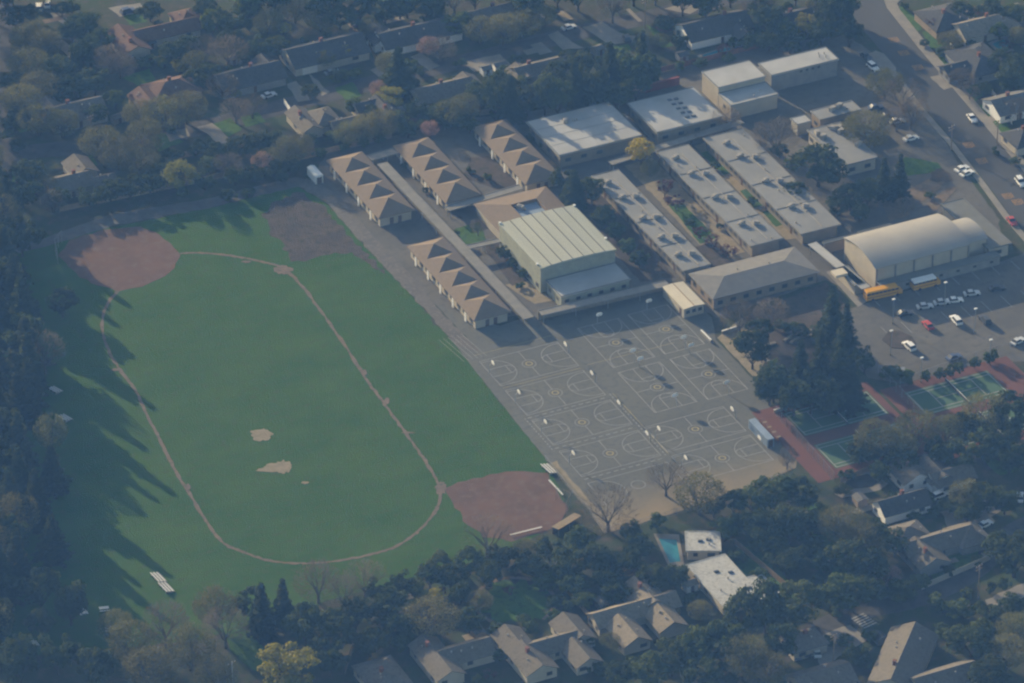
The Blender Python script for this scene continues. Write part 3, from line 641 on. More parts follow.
# grey low-pitched library and cream portable
def gable_block(par, x0, x1, y0, y1, he, rise, axis, wall, roof, over=.5, hip=0.0, thick=.16, nm=('wall', 'roof')):
    """axis = ridge direction in the parent's frame; hip = inset of the ridge ends (0: gables)"""
    if axis == 'y':
        def T(u, v, z): return (-v, u, z)
        u0, u1, v0, v1 = y0, y1, -x1, -x0
    else:
        def T(u, v, z): return (u, v, z)
        u0, u1, v0, v1 = x0, x1, y0, y1
    vm = (v0+v1)/2; hw = (v1-v0)/2; sl = rise/hw; zo = he-sl*over
    mb = MB()
    if hip <= 0:
        a = [T(u0, v0, 0), T(u0, v1, 0), T(u0, v1, he), T(u0, vm, he+rise), T(u0, v0, he)]; b = [T(u1, v0, 0), T(u1, v1, 0), T(u1, v1, he), T(u1, vm, he+rise), T(u1, v0, he)]
        mb.poly(list(reversed(a))); mb.poly(b)
        for i in range(5): j = (i+1) % 5; mb.poly([a[i], a[j], b[j], b[i]])
    else: mb.hexa([T(u0, v0, 0), T(u1, v0, 0), T(u1, v1, 0), T(u0, v1, 0)], [T(u0, v0, he), T(u1, v0, he), T(u1, v1, he), T(u0, v1, he)])
    wo = mb.build(nm[0], M[wall] if isinstance(wall, str) else wall, par)
    mb = MB(); e0, e1 = u0-over, u1+over
    g = .03
    if hip <= 0:
        for s in (-1, 1):
            ve = vm+s*(hw+over); P = [(e0, ve, zo+g), (e1, ve, zo+g), (e1, vm, he+rise+g), (e0, vm, he+rise+g)]
            if s > 0: P.reverse()
            mb.hexa([T(*p) for p in P], [T(p[0], p[1], p[2]+thick) for p in P])
    else:
        hp = hip+over; h0, h1 = e0+hp, e1-hp
        if h0 > h1: h0 = h1 = (e0+e1)/2
        z0 = zo+g; z1 = zo+g+thick; zr = he+rise+g+thick
        a0, a1, a2, a3 = [(e0, v0-over), (e1, v0-over), (e1, v1+over), (e0, v1+over)]
        lo = [T(*p, z0) for p in (a0, a1, a2, a3)]; up = [T(*p, z1) for p in (a0, a1, a2, a3)]; r0 = T(h0, vm, zr); r1 = T(h1, vm, zr)
        mb.poly(list(reversed(lo)))
        for i in range(4): j = (i+1) % 4; mb.poly([lo[i], lo[j], up[j], up[i]])
        if (Vector(r0)-Vector(r1)).length < 1e-3:
            for i in range(4): mb.poly([up[i], up[(i+1) % 4], r0])
        else:
            mb.poly([up[0], up[1], r1, r0]); mb.poly([up[1], up[2], r1]); mb.poly([up[2], up[3], r0, r1]); mb.poly([up[3], up[0], r0])
    r = mb.build(nm[1], M[roof] if isinstance(roof, str) else roof, par)
    return wo, r
M['lib_roof'] = mat('warm_grey_shingle', (.215, .205, .185), (.18, .172, .16), .5, bump=.1)
x0, x1, y0, y1 = rect_px((688, 273), (820, 271), 3.9); t = thing('library', 'wide grey low-pitched roof building right of the cream portable', 'building', ((x0+x1)/2, (y0+y1)/2, 0)); hx, hy = (x1-x0)/2-.6, (y1-y0)/2-.6
gable_block(t, -hx, hx, -hy, hy, 3.6, 1.3, 'x', 'tan_wall', 'lib_roof', .6, hip=6.5); windows_on(t, -hx, hx, -hy, hy, 1.7, 1.8, 1.4, 3.4, 'SW')
link('roof_vent', VENT, t, (-4, 2, 4.5)); link('roof_vent', VENT, t, (5, 1, 4.6))
x0, x1, y0, y1 = rect_px((662, 286.4), (705, 303.5), 3.1); t = thing('portable_classroom', 'small cream portable classroom with pale roof at the blacktop edge', 'building', ((x0+x1)/2, (y0+y1)/2, 0)); hx, hy = (x1-x0)/2-.2, (y1-y0)/2-.2
M['cream_roof'] = mat('cream_metal_roof', (.62, .55, .42), (.55, .49, .38), .3, rough=.6)
gable_block(t, -hx, hx, -hy, hy, 2.8, .28, 'y', 'cream', 'cream_roof', .2)
for x in (-1.8, 0, 1.8): window(t, x, -hy, 1.7, 1.2, 1.1, -math.pi/2)
door(t, -hx, -hy+2, 0, 1, 2.1, math.pi)
mb = MB(); mb.box(-.12, .12, -hy-.2, hy+.2, 3.26, 3.33); mb.build('ridge_cap', M['wood'], t)

# covered walks
def walk(label, p, q, w=3.0, z=2.9, back=False, m='canopy'):
    a = G(*p, z); b = G(*q, z); d = (b-a); L = d.length; ang = math.atan2(d.y, d.x); t = thing('covered_walk', label, 'walkway', ((a.x+b.x)/2, (a.y+b.y)/2, 0), ang, 'covered walks of the school')
    n = max(2, int(L/9))
    for i in range(n):
        u0, u1 = -L/2+L*i/n, -L/2+L*(i+1)/n
        mb = MB(); mb.box(u0+.02, u1-.02, -w/2, w/2, z-.18, z); mb.box(u0+.02, u1-.02, -w/2-.04, -w/2+.16, z+.001, z+.10); mb.box(u0+.02, u1-.02, w/2-.16, w/2+.04, z+.001, z+.10); mb.build('roof_section', M[m], t)
        if back: mb = MB(); mb.box(u0+.02, u1-.02, w/2-.3, w/2-.12, 0, z-.182); mb.build('back_wall', M['beige'], t)
        for s in (-1, 1):
            mb = MB(); mb.tube((u0+.6, s*(w/2-.35), 0), (u0+.6, s*(w/2-.35), z-.18), .09, .09, 6); mb.build('post', M['post'], t)
walk('long covered walk running down between the hip-roofed classroom rows', (382, 163), (529, 318), 3.0)
walk('short covered walk from the dirt court to the kitchen block', (447, 209), (521, 186.5), 2.6, 2.75)
walk('short covered walk across the planting beds left of the pale green hall', (464, 248), (500, 240), 2.2, 2.7)
walk('covered walk along the top edge of the blacktop', (540, 313), (668, 283), 2.8, 2.9, True)
walk('covered walk in front of the white block with skylights', (610, 163), (742, 121), 2.6, 2.8)
walk('covered link between the first two hip-roofed rows', (369, 158), (398, 150), 3.2, 2.6)

# vaulted hall
x0, _, y0, _ = rect_px((875.9, 268.3), (875.9, 268.3), 6.8); pr = G(965.5, 241, 6.8); pb = G(843.5, 238.4, 6.8)
Lx = pr.x-x0; Wy = pb.y-y0; H = 6.8; rise = 1.5
t = thing('vaulted_hall', 'long hall with curved barrel roof and stage end beside the bus lane', 'building', (x0, y0, 0))
def vault(par, xa, xb, ya, yb, he, rs, wall, roof, n=14):
    P = [(ya+(yb-ya)*(.5-.5*math.cos(math.pi*i/n)), he+rs*math.sin(math.pi*i/n)) for i in range(n+1)]
    P = [(ya+(yb-ya)*i/n, he+rs*(1-((2*i/n)-1)**2)) for i in range(n+1)]
    mb = MB(); a = [(xa, ya, 0)]+[(xa, y, z) for y, z in P]+[(xa, yb, 0)]; b = [(xb, p[1], p[2]) for p in a]
    mb.poly(a); mb.poly(list(reversed(b)))
    for i in range(len(a)): j = (i+1) % len(a); mb.poly([a[j], a[i], b[i], b[j]])
    mb.build('wall', M[wall], par)
    mb = MB(); o = .35; th = .2
    Q = [(ya-o, he-.15)]+P[1:-1]+[(yb+o, he-.15)]
    for i in range(n):
        (ya_, za), (yb_, zb) = Q[i], Q[i+1]
        mb.hexa([(xa-o, ya_, za+.04), (xb+o, ya_, za+.04), (xb+o, yb_, zb+.04), (xa-o, yb_, zb+.04)], [(xa-o, ya_, za+th), (xb+o, ya_, za+th), (xb+o, yb_, zb+th), (xa-o, yb_, zb+th)])
    return mb.build('roof', M[roof], par)
r = vault(t, 0, Lx, 0, Wy, H, rise, 'cream', 'vault_roof'); 
vault(t, Lx+.4, Lx+7.0, 2.6, Wy-3.2, H-1.3, rise*.7, 'cream', 'vault_roof', 10)
for i in range(6):
    mb = MB(); xx = Lx*(i+.02)/5 if i < 5 else Lx-.3; mb.box(xx, xx+.35, -.32, -.01, 0, H-.4); mb.build('buttress', M['grey_wall'], t)
for i in range(5):
    mb = MB(); mb.box(Lx*i/5+.7, Lx*(i+1)/5-.35, -.06, -.005, 2.4, H-.7); mb.build('wall_panel', M['cream'], t)
mb = MB(); mb.box(.3, Lx+8, -3.2, -.35, 0, 2.6); mb.build('lean_to_wall', M['grey_wall'], t); mb = MB(); mb.box(.1, Lx+8.2, -3.4, -.33, 2.604, 2.85); mb.build('lean_to_roof', M['gravel_roof'], t)
windows_on(t, .3, Lx+8, -3.2, 0, 1.5, 1.2, .9, 5, 'S')
flat_thing('gym_side_wing', 'flat grey-green roofed wing between the vaulted hall and the main road', (940, 204), (1012, 243), 4.0, 'cream', 'gravel_roof', over=.7, gap=3.5)
flat_thing('gym_back_wing', 'small flat grey roof tucked behind the vaulted hall', (857, 232), (892, 225), 3.6, 'tan_wall', 'gravel_roof', over=.4, gap=4)
flat_thing('gym_entry_wing', 'low flat grey roof at the end of the vaulted hall', (822, 242), (858, 235), 3.6, 'tan_wall', 'gravel_roof', over=.4, win='')
t, hx, hy, r = flat_thing('entry_porch', 'low porch with small raised tan roof before the vaulted hall', (836, 268), (866, 283), 3.0, 'cream', 'gravel_roof', over=.3, win='S', gap=2.5)
mb = MB()
mb.box(-4.4, -.8, .2, 3.2, 3.102, 3.9)
mb.build('raised_roof', M['cream_roof'], t)
walk('white metal canopy walk leading to the vaulted hall entrance', (812, 243), (866, 288), 2.6, 3.0, False, 'white_roof')

# small sheds and containers
def box_thing(name, label, cat, p, q, h, m, ribs=None, roofm=None, rise=0.0):
    x0, x1, y0, y1 = rect_px(p, q, h); cx, cy = (x0+x1)/2, (y0+y1)/2; t = thing(name, label, cat, (cx, cy, .02)); hx, hy = (x1-x0)/2, (y1-y0)/2
    mb = MB(); mb.box(-hx, hx, -hy, hy, 0, h-.12); mb.build('body', M[m], t)
    mb = MB(); mb.box(-hx-.06, hx+.06, -hy-.06, hy+.06, h-.118, h-.02)
    if rise: mb.hexa([(-hx, -hy, h-.018), (hx, -hy, h-.018), (hx, hy, h-.018), (-hx, hy, h-.018)], [(-.05, -hy, h+rise), (.05, -hy, h+rise), (.05, hy, h+rise), (-.05, hy, h+rise)])
    mb.build('roof', M[roofm or m], t)
    mb = MB()
    L = 2*hy if hy > hx else 2*hx
    k = int(L/.6)
    for i in range(k):
        u = -L/2+L*(i+.5)/k
        for s in (-1, 1):
            if hy > hx: mb.box(min(s*hx, s*(hx+.05)), max(s*hx, s*(hx+.05)), u-.12, u+.12, .1, h-.2)
            else: mb.box(u-.12, u+.12, min(s*hy, s*(hy+.05)), max(s*hy, s*(hy+.05)), .1, h-.2)
    mb.build('ribs', M[m], t)
    if hy > hx: door(t, 0, -hy, .05, min(2*hx*.7, 2.0), h*.8, -math.pi/2)
    else: door(t, hx, 0, .05, min(2*hy*.7, 2.0), h*.8, 0)
    return t
box_thing('shipping_container', 'pale blue storage container between blacktop and tennis court', 'container', (748.8, 419.7), (774, 438), 2.6, 'blue_box')
box_thing('shipping_container', 'red storage container on the far side of the white roof', 'container', (643, 84.5), (679.5, 77), 2.6, 'red_box')
box_thing('storage_shed', 'small white storage shed at the top end of the gravel lane', 'shed', (307, 167), (323, 175), 2.5, 'white', rise=.4)
# rusty rack shed beside the container
a = G(759, 418.5, 2.2); b = G(781.5, 437, 2.2); t = thing('rack_shed', 'rusty slatted roof rack shed beside the pale blue container', 'shed', ((a.x+b.x)/2, (a.y+b.y)/2, .06)); hx, hy = abs(b.x-a.x)/2, abs(b.y-a.y)/2
for i in range(12):
    y = -hy+2*hy*(i+.5)/12; mb = MB(); mb.box(-hx, hx, y-hy/16, y+hy/16, 2.1, 2.2); mb.build('roof_slat', M['rust'] if i % 3 else M['wood'], t)
for s in (-1, 1):
    mb = MB(); mb.box(s*(hx-.1)-.06, s*(hx-.1)+.06, -hy, hy, 2.0, 2.098); mb.build('rail', M['rust'], t)
    for u in (-1, 0, 1): mb = MB(); mb.tube((s*(hx-.1), u*(hy-.2), 0), (s*(hx-.1), u*(hy-.2), 2.0), .06, .06, 5); mb.build('post', M['rust'], t)
mb = MB(); mb.box(-hx+.3, hx-.3, -hy+.3, hy-.3, 0, 1.3); mb.build('stacked_stores', M['rust'], t)

# ---------------------------------------------------------------- gardens, drives and pools
def quad_sheets(nm, m, z, lst, amp=.2):
    for i, P in enumerate(lst): sheet(nm, P, z, M[m], amp=amp, seed=i+11)
quad_sheets('driveway', 'concrete', .055, [
    [(197, 127), (212, 123), (232, 140), (222, 146)], [(287, 84), (296, 81), (308, 92), (312, 100), (298, 102)], [(306, 70), (314, 78), (330, 92), (322, 96)], [(410, 57), (420, 53), (440, 66), (430, 71)], [(530, 45), (541, 42), (552, 52), (540, 55)],
    [(548, 35), (558, 31), (572, 42), (584, 48), (563, 50)], [(582, 27), (602, 22), (620, 33), (636, 36), (632, 43), (608, 44)], [(664, 9), (690, 2), (712, 2), (690, 14)], [(370, 70), (384, 64), (392, 72), (380, 78)], [(50, 13), (62, 12), (76, 24), (66, 28)], [(108, 8), (140, 3), (146, 10), (120, 17)],
    [(52, 42), (62, 40), (84, 56), (72, 60)], [(165, 133), (186, 128), (190, 136), (170, 142)], [(940, 512), (985, 500), (1010, 505), (975, 526), (950, 532)], [(985, 600), (1030, 580), (1040, 590), (990, 612)], [(808, 640), (850, 625), (868, 640), (822, 668)], [(930, 77), (950, 72), (958, 84), (944, 90)], [(985, 118), (996, 114), (1002, 118), (990, 123)], [(462, 62), (500, 54), (512, 66), (474, 72)]])
quad_sheets('lawn', 'lawn', .05, [
    [(213, 124), (230, 118), (242, 130), (228, 137)], [(240, 117), (258, 112), (266, 122), (246, 127)], [(645, 24), (655, 29), (674, 46), (662, 48)], [(122, 78), (150, 68), (156, 82), (138, 86)], [(122, 15), (140, 13), (148, 22), (130, 25)], [(150, 136), (168, 132), (184, 142), (158, 152)],
    [(893, 8), (903, 6), (920, 22), (922, 30), (912, 33)], [(922, 32), (936, 30), (948, 46), (931, 49)], [(937, 57), (955, 56), (970, 74), (956, 80)], [(962, 88), (976, 84), (984, 96), (975, 102)], [(976, 106), (992, 103), (1014, 134), (1000, 139)], [(1000, 142), (1015, 138), (1030, 152), (1014, 158)],
    [(796, 505), (815, 498), (856, 578), (838, 584)], [(975, 452), (986, 454), (1020, 470), (1000, 476)], [(335, 88), (352, 82), (362, 96), (345, 100)], [(608, 48), (628, 44), (632, 50), (610, 53)], [(920, 552), (985, 535), (975, 562), (935, 585)], [(720, 560), (760, 540), (800, 600), (780, 615)],
    [(220, 620), (250, 632), (275, 660), (255, 672), (230, 650)], [(8, 115), (30, 108), (45, 125), (20, 133)], [(0, 175), (22, 170), (40, 190), (10, 205)], [(78, 160), (92, 155), (98, 165), (84, 169)], [(380, 55), (400, 50), (405, 60), (392, 63)], [(880, 505), (900, 512), (930, 508), (928, 514), (890, 520)]])
blob('lawn', 515, 602, 9.0, 9.5, M['lawn'], .05, 9, 40)
ring = []
c = G(515, 602)
ribbon('garden_path', [c+RT*(9.8*math.cos(t))+Vector((FW.x, FW.y, 0)).normalized()*(10.4*math.sin(t)) for t in [i*math.pi/20-.8 for i in range(36)]], 1.1, .07, M['path'], .1)
def pool(label, pxs, deck=1.4):
    pts = [G(*p) for p in pxs]; c = sum(pts, Vector())/len(pts); t = thing('swimming_pool', label, 'pool', (c.x, c.y, 0), 0, 'garden pools')
    L = [Vector((p.x-c.x, p.y-c.y)) for p in pts]
    mb = MB(); n = len(L)
    def off(k): return [p*(1+k/p.length) for p in L]
    A, B = off(deck), off(.02)
    for i in range(n):
        j = (i+1) % n; mb.hexa([(*A[i], 0), (*A[j], 0), (*B[j], 0), (*B[i], 0)], [(*A[i], .12), (*A[j], .12), (*B[j], .12), (*B[i], .12)])
    mb.build('deck', M['concrete'], t)
    mb = MB(); mb.poly([(*p, .07) for p in L])
    o = mb.build('water', M['pool'], t)
    if sum(L[i].x*L[(i+1) % n].y-L[(i+1) % n].x*L[i].y for i in range(n)) < 0: o.data.flip_normals()
    # ladder
    mb = MB()
    for s in (-.25, .25): mb.tube((L[0].x*.9+s, L[0].y*.9, .05), (L[0].x*1.15+s, L[0].y*1.15, .9), .04, .04, 5)
    mb.build('ladder', M['unit'], t)
pool('turquoise swimming pool beside the small white flat-roofed house', [(658.6, 538.6), (676.5, 540), (680.4, 561.7), (670, 563)], 2.4)
pool('blue swimming pool behind the tall cream school block', [(702, 55.5), (728, 47), (733, 52), (708, 60)])
pool('small blue pool among the houses right of the main road', [(992, 44), (1005, 39), (1010, 49), (1000, 51)])
# drained pool yard
o = sheet('pool_terrace', [(834, 494), (842, 478), (868, 470), (888, 484), (880, 490), (842, 498)], .05, M['concrete'], amp=.1)
sheet('pool_pit_cover', [(842, 490), (848, 479), (868, 474), (878, 482), (872, 487)], .075, M['dark_soil'], amp=.1)

# ---------------------------------------------------------------- houses
def rm(nm, c): return mat(nm, c, tuple(x*.82 for x in c), .6, bump=.12, fine=1.5)
M['r_brown'] = rm('brown_shingle', (.150, .092, .066)); M['r_grey'] = rm('grey_shingle', (.150, .145, .135)); M['r_dark'] = rm('charcoal_shingle', (.080, .080, .080)); M['r_tan'] = rm('tan_shake', (.255, .215, .160)); M['r_dtan'] = rm('weathered_shake', (.165, .146, .118)); M['r_white'] = rm('white_gravel_roof', (.50, .49, .455))
M['brick'] = mat('chimney_brick', (.22, .10, .07), (.16, .08, .06), 2)
HOUSES = []
def house(label, wings, roof, wall, chimney=True, seed=1, group='houses around the school'):
    """wings: (px, py of roof middle, length, width, heading in degrees from x, kind, rise)"""
    rnd = random.Random(seed); he0 = 2.75
    c = G(wings[0][0], wings[0][1], 3.6)
    t = thing('house', label, 'house', (c.x, c.y, 0), 0, group)
    for k, (px, py, L, Wd, ang, kind, rise) in enumerate(wings):
        he = he0-.06*k; p = G(px, py, he+rise*.5); HOUSES.append((p.x, p.y, L, Wd, R(ang)))
        a = R(ang)
        loc = Matrix.Translation((p.x-c.x, p.y-c.y, 0)) @ Matrix.Rotation(a, 4, 'Z')
        made = []
        hx, hy = L/2-.5, Wd/2-.5
        if kind == 'flat':
            mb = MB(); mb.box(-hx, hx, -hy, hy, 0, he); made.append(mb.build('wall', M[wall], t))
            mb = MB(); mb.box(-L/2, L/2, -Wd/2, Wd/2, he+.002, he+.3); mb.box(-L/2-.03, L/2+.03, -Wd/2-.03, -Wd/2+.2, he+.301, he+.38); mb.box(-L/2-.03, L/2+.03, Wd/2-.2, Wd/2+.03, he+.301, he+.38); mb.box(-L/2-.03, -L/2+.2, -Wd/2+.2, Wd/2-.2, he+.301, he+.38); mb.box(L/2-.2, L/2+.03, -Wd/2+.2, Wd/2-.2, he+.301, he+.38)
            made.append(mb.build('roof', M[roof], t))
            top = he+.3
        else:
            w_, r = gable_block(t, -hx, hx, -hy, hy, he, rise, 'x', wall, roof, .5, hip=(Wd/2-.5 if kind == 'hip' else 0))
            made += [w_, r]
            top = he+rise
        for i, (nx, ny, na) in enumerate(((1, 0, 0), (-1, 0, math.pi), (0, 1, math.pi/2), (0, -1, -math.pi/2))):
            ln = hy if nx else hx
            for s in ((-.5, .5) if ln < 6 else (-.62, 0, .62)):
                if rnd.random() < .35: continue
                x, y = (nx*hx, s*ln) if nx else (s*ln, ny*hy)
                if ny == -1 and s == -.62 and k == 0 and seed % 2 == 0: made.append(door(t, x, y, 0, 4.6, 2.2, na, GARAGE, 'garage_door')); continue
                if ny == -1 and s == 0 and k == 0: made.append(door(t, x, y, 0, 1.0, 2.05, na)); continue
                made.append(window(t, x, y, 1.55, rnd.choice((1.2, 1.6, 2.0)), 1.15, na))
        if kind != 'flat':
            for i in range(rnd.randint(1, 3)):
                u = rnd.uniform(-hx*.7, hx*.7); v = rnd.uniform(.25, .6)*hy*rnd.choice((-1, 1)); made.append(link('roof_vent', VENT, t, (u, v, he+rise*(1-abs(v)/hy)+.05)))
            if chimney and k == 0:
                u = hx*rnd.uniform(-.5, .5); mb = MB(); mb.box(u-.45, u+.45, .3, 1.1, he, top+.9); mb.box(u-.52, u+.52, .23, 1.17, top+.901, top+1.05); made.append(mb.build('chimney', M['brick'], t))
        else:
            for i in range(4): made.append(link('skylight' if i % 2 else 'roof_vent', SKYL if i % 2 else VENT, t, (rnd.uniform(-hx*.6, hx*.6), rnd.uniform(-hy*.6, hy*.6), top)))
        for o in made:
            o.matrix_basis = loc @ o.matrix_basis
    return t
X, Y = 0, 90
house('brown-roofed house with bright gable end below the parked dark blue car', [(128, 38, 15, 9, Y, 'gable', 1.9), (165, 27, 20, 8, X, 'gable', 1.9), (186, 14, 9, 8, Y, 'hip', 1.8)], 'r_brown', 'cream', seed=1)
house('brown hip-roofed house with chimney beside a small sunlit lawn', [(172, 84, 15, 11, X, 'hip', 2.2), (146, 97, 10, 8, Y, 'gable', 1.8)], 'r_brown', 'tan_wall', seed=2)
house('dark house with thin sunlit roof slope left of the brown hip roof', [(74, 107, 17, 11, X, 'gable', 2.6), (50, 105, 9, 8, Y, 'gable', 1.9)], 'r_dtan', 'cream', seed=3)
house('house with sunlit roof slope and white fascias near the field corner', [(68, 179, 13, 9, X, 'gable', 2.0), (80, 164, 9, 8, Y, 'gable', 1.7), (103, 178, 7, 6, X, 'gable', 1.5)], 'r_dtan', 'cream', seed=4)
house('dark house in deep shade behind the leafless trees at top', [(248, 72, 20, 11, X, 'gable', 2.6), (266, 62, 8, 7, Y, 'gable', 1.8)], 'r_dark', 'grey_wall', seed=5)
house('long dark-roofed house with lit yellow gable end at top', [(324, 46, 24, 13, X, 'gable', 2.9)], 'r_dark', 'cream', seed=6)
house('long dark-roofed house right of the yellow-gabled one', [(417, 29, 25, 11, X, 'gable', 2.4), (380, 33, 9, 8, Y, 'gable', 1.8)], 'r_dark', 'white', seed=7)
house('tan-roofed house with garden fence just above the first hip-roofed classrooms', [(304, 118, 13, 6.5, Y, 'gable', 1.5), (323, 114, 10, 8, Y, 'hip', 1.9), (347, 121, 10, 7, X, 'gable', 1.7)], 'r_dtan', 'cream', seed=8)
house('dark-roofed house below the tall pointed conifer', [(384, 107, 12, 8, Y, 'gable', 1.9), (367, 104, 8, 7, X, 'gable', 1.7)], 'r_dark', 'cream', seed=9)
house('house with row of white dormer vents right of the pointed conifer', [(443, 87, 18, 10, X, 'gable', 2.4), (470, 82, 10, 7, Y, 'gable', 1.7)], 'r_dtan', 'cream', seed=10)
house('dark house with two thin lit roof strips above the school evergreens', [(541, 66, 17, 11, X, 'gable', 2.6), (522, 72, 9, 8, Y, 'gable', 1.8)], 'r_dtan', 'cream', seed=11)
house('half-hidden house with lit roof at the top edge by leafless trees', [(490, 11, 14, 9, X, 'gable', 2.2)], 'r_dtan', 'cream', seed=12)
house('dark-roofed house above the blue swimming pool', [(714, 22, 21, 12, X, 'gable', 2.7), (742, 30, 7, 6, Y, 'gable', 1.5)], 'r_dark', 'white', seed=13)
house('dark house among evergreens at the top beside the main road', [(800, 14, 18, 10, X, 'hip', 2.2)], 'r_dark', 'grey_wall', seed=14)
house('large dark hip-roofed house right of the main road, left of the small pool', [(978, 56, 17, 13, Y, 'hip', 2.4), (955, 66, 8, 7, X, 'gable', 1.6)], 'r_dark', 'grey_wall', seed=15)
house('house with bright lit roof patch above the small pool', [(978, 23, 14, 10, X, 'gable', 2.3), (1005, 20, 7, 7, X, 'hip', 1.5)], 'r_tan', 'cream', seed=16)
house('grey house by the road with white garden walls at the right edge', [(1012, 99, 14, 11, X, 'gable', 2.3)], 'r_grey', 'white', seed=17)
house('dark roof at the right edge below the grey house', [(1030, 132, 14, 10, X, 'hip', 2.2)], 'r_dark', 'cream', seed=18)
house('dark brown roof beside the lawn at the top street corner', [(944, 14, 14, 13, Y, 'hip', 2.2)], 'r_dark', 'tan_wall', seed=19)
house('grey-tan hip-roofed house at the bottom edge near the yellow-green tree', [(383, 672, 14, 10.5, Y, 'hip', 2.0)], 'r_dtan', 'cream', seed=20)
house('weathered L-shaped house left of the oval lawn at the bottom', [(437, 656, 17, 8, Y, 'gable', 1.8), (464, 648, 14, 8, X, 'gable', 2.1)], 'r_dtan', 'cream', seed=21)
house('tan house of several gables below the oval lawn', [(532, 656, 12, 9, Y, 'gable', 2.0), (513, 637, 9, 8, Y, 'gable', 1.8), (552, 641, 14, 7, X, 'gable', 1.8), (573, 627, 11, 8, Y, 'gable', 1.9), (581, 651, 10, 7.5, Y, 'gable', 1.8)], 'r_dtan', 'cream', seed=22)
house('pale tan house of crossing gables below the turquoise pool', [(645, 592, 12, 9, Y, 'gable', 2.0), (634, 606, 23, 7.5, X, 'gable', 2.0), (628, 629, 11, 8, Y, 'gable', 2.0), (663, 613, 12, 8, Y, 'gable', 1.9)], 'r_tan', 'cream', seed=23)
house('large white flat-roofed house with skylights behind the tall pines', [(724, 581, 11, 20, X, 'flat', 0), (755, 589, 9, 10, X, 'flat', 0)], 'r_white', 'cream', seed=24)
house('small white flat-roofed pool house beside the turquoise pool', [(703, 542, 8.8, 8.6, -25.7, 'flat', 0)], 'r_white', 'cream', seed=25)
house('dusty tan roof near the parked vans at the bottom', [(804, 638, 10, 8, X, 'hip', 1.2), (822, 674, 15, 10, X, 'gable', 2.2)], 'r_dtan', 'cream', seed=26)
house('long slanting tan-roofed house at the bottom right corner', [(903, 655, 25, 12, 47, 'gable', 2.6), (944, 674, 17, 9, X, 'gable', 2.3)], 'r_dtan', 'cream', seed=27)
house('dark house of crossing gables inside the curved bottom right street', [(925, 551, 11, 9, Y, 'gable', 2.0), (937, 538, 20, 8, X, 'gable', 2.0), (908, 530, 10, 9, X, 'hip', 1.7), (968, 531, 10, 9, Y, 'hip', 1.9)], 'r_dtan', 'grey_wall', seed=28)
house('narrow dark-roofed cottage with bright white gable below the tennis trees', [(902, 499, 14, 7.5, X, 'gable', 2.3)], 'r_dark', 'white', seed=29)
house('dark gabled house tucked behind the narrow white-gabled cottage', [(908, 466, 12, 9, Y, 'gable', 2.1), (935, 468, 11, 8, Y, 'gable', 2.0), (950, 472, 12, 8, X, 'gable', 2.0)], 'r_dtan', 'white', seed=30)

# ---------------------------------------------------------------- trees
def leafmat(nm, a, b): return mat(nm, a, b, .9, rough=.75, spec=.04, objrand=.22, trans=.38, detail=2)
LM = {'dark': leafmat('dark_leaves', (.042, .060, .018), (.072, .092, .030)), 'green': leafmat('green_leaves', (.060, .086, .020), (.092, .118, .030)), 'olive': leafmat('olive_buds', (.125, .128, .044), (.175, .165, .064)),
      'yellow': leafmat('yellow_blossom', (.34, .30, .02), (.44, .36, .03)), 'lime': leafmat('lime_leaves', (.20, .20, .025), (.27, .25, .04)), 'pink': leafmat('pink_blossom', (.28, .17, .14), (.34, .23, .18)), 'plum': leafmat('plum_leaves', (.085, .035, .038), (.12, .05, .05)), 'conifer': leafmat('conifer_needles', (.034, .052, .020), (.058, .076, .028)), 'grey': leafmat('grey_twigs', (.130, .108, .082), (.165, .138, .105))}
M['bark'] = mat('bark', (.075, .058, .045), (.055, .045, .036), 2.5); M['pale_bark'] = mat('pale_bark', (.115, .100, .085), (.085, .075, .065), 2.5)
def leafquad(mb, p, n, s, rnd):
    n = n.normalized(); a = n.orthogonal().normalized(); t = rnd.uniform(0, 6.283); b = n.cross(a); u = a*math.cos(t)+b*math.sin(t); v = n.cross(u)
    u *= s*rnd.uniform(.7, 1.2); v *= s*rnd.uniform(.45, .8)
    mb.poly([p-u, p-v*.9, p+u, p+v])
def rvec(rnd):
    while True:
        v = Vector((rnd.uniform(-1, 1), rnd.uniform(-1, 1), rnd.uniform(-1, 1)))
        if .05 < v.length < 1: return v
def grow(mb, rnd, p, d, L, r, depth, tips, spread=.55, up=.12, n=5):
    """tapered limb that forks"""
    segs = 2; q = p
    for i in range(segs):
        d2 = (d+rvec(rnd)*.18+Vector((0, 0, up*.5))).normalized(); e = q+d2*(L/segs); r2 = r*(.82 if i == 0 else .66)
        mb.tube(q, e, r, r2, n if depth > 1 else 3, cap=False); q, d, r = e, d2, r2
        if depth > 0 and i == 0 and rnd.random() < .7:
            dd = (d+rvec(rnd)*spread*1.3).normalized(); grow(mb, rnd, q, dd, L*.62, r*.6, depth-1, tips, spread, up, n)
    tips.append((q, depth))
    if depth > 0:
        for k in range(rnd.choice((2, 3))):
            dd = (d+rvec(rnd)*spread).normalized(); grow(mb, rnd, q, dd, L*rnd.uniform(.62, .82), r*.75, depth-1, tips, spread, up, n)
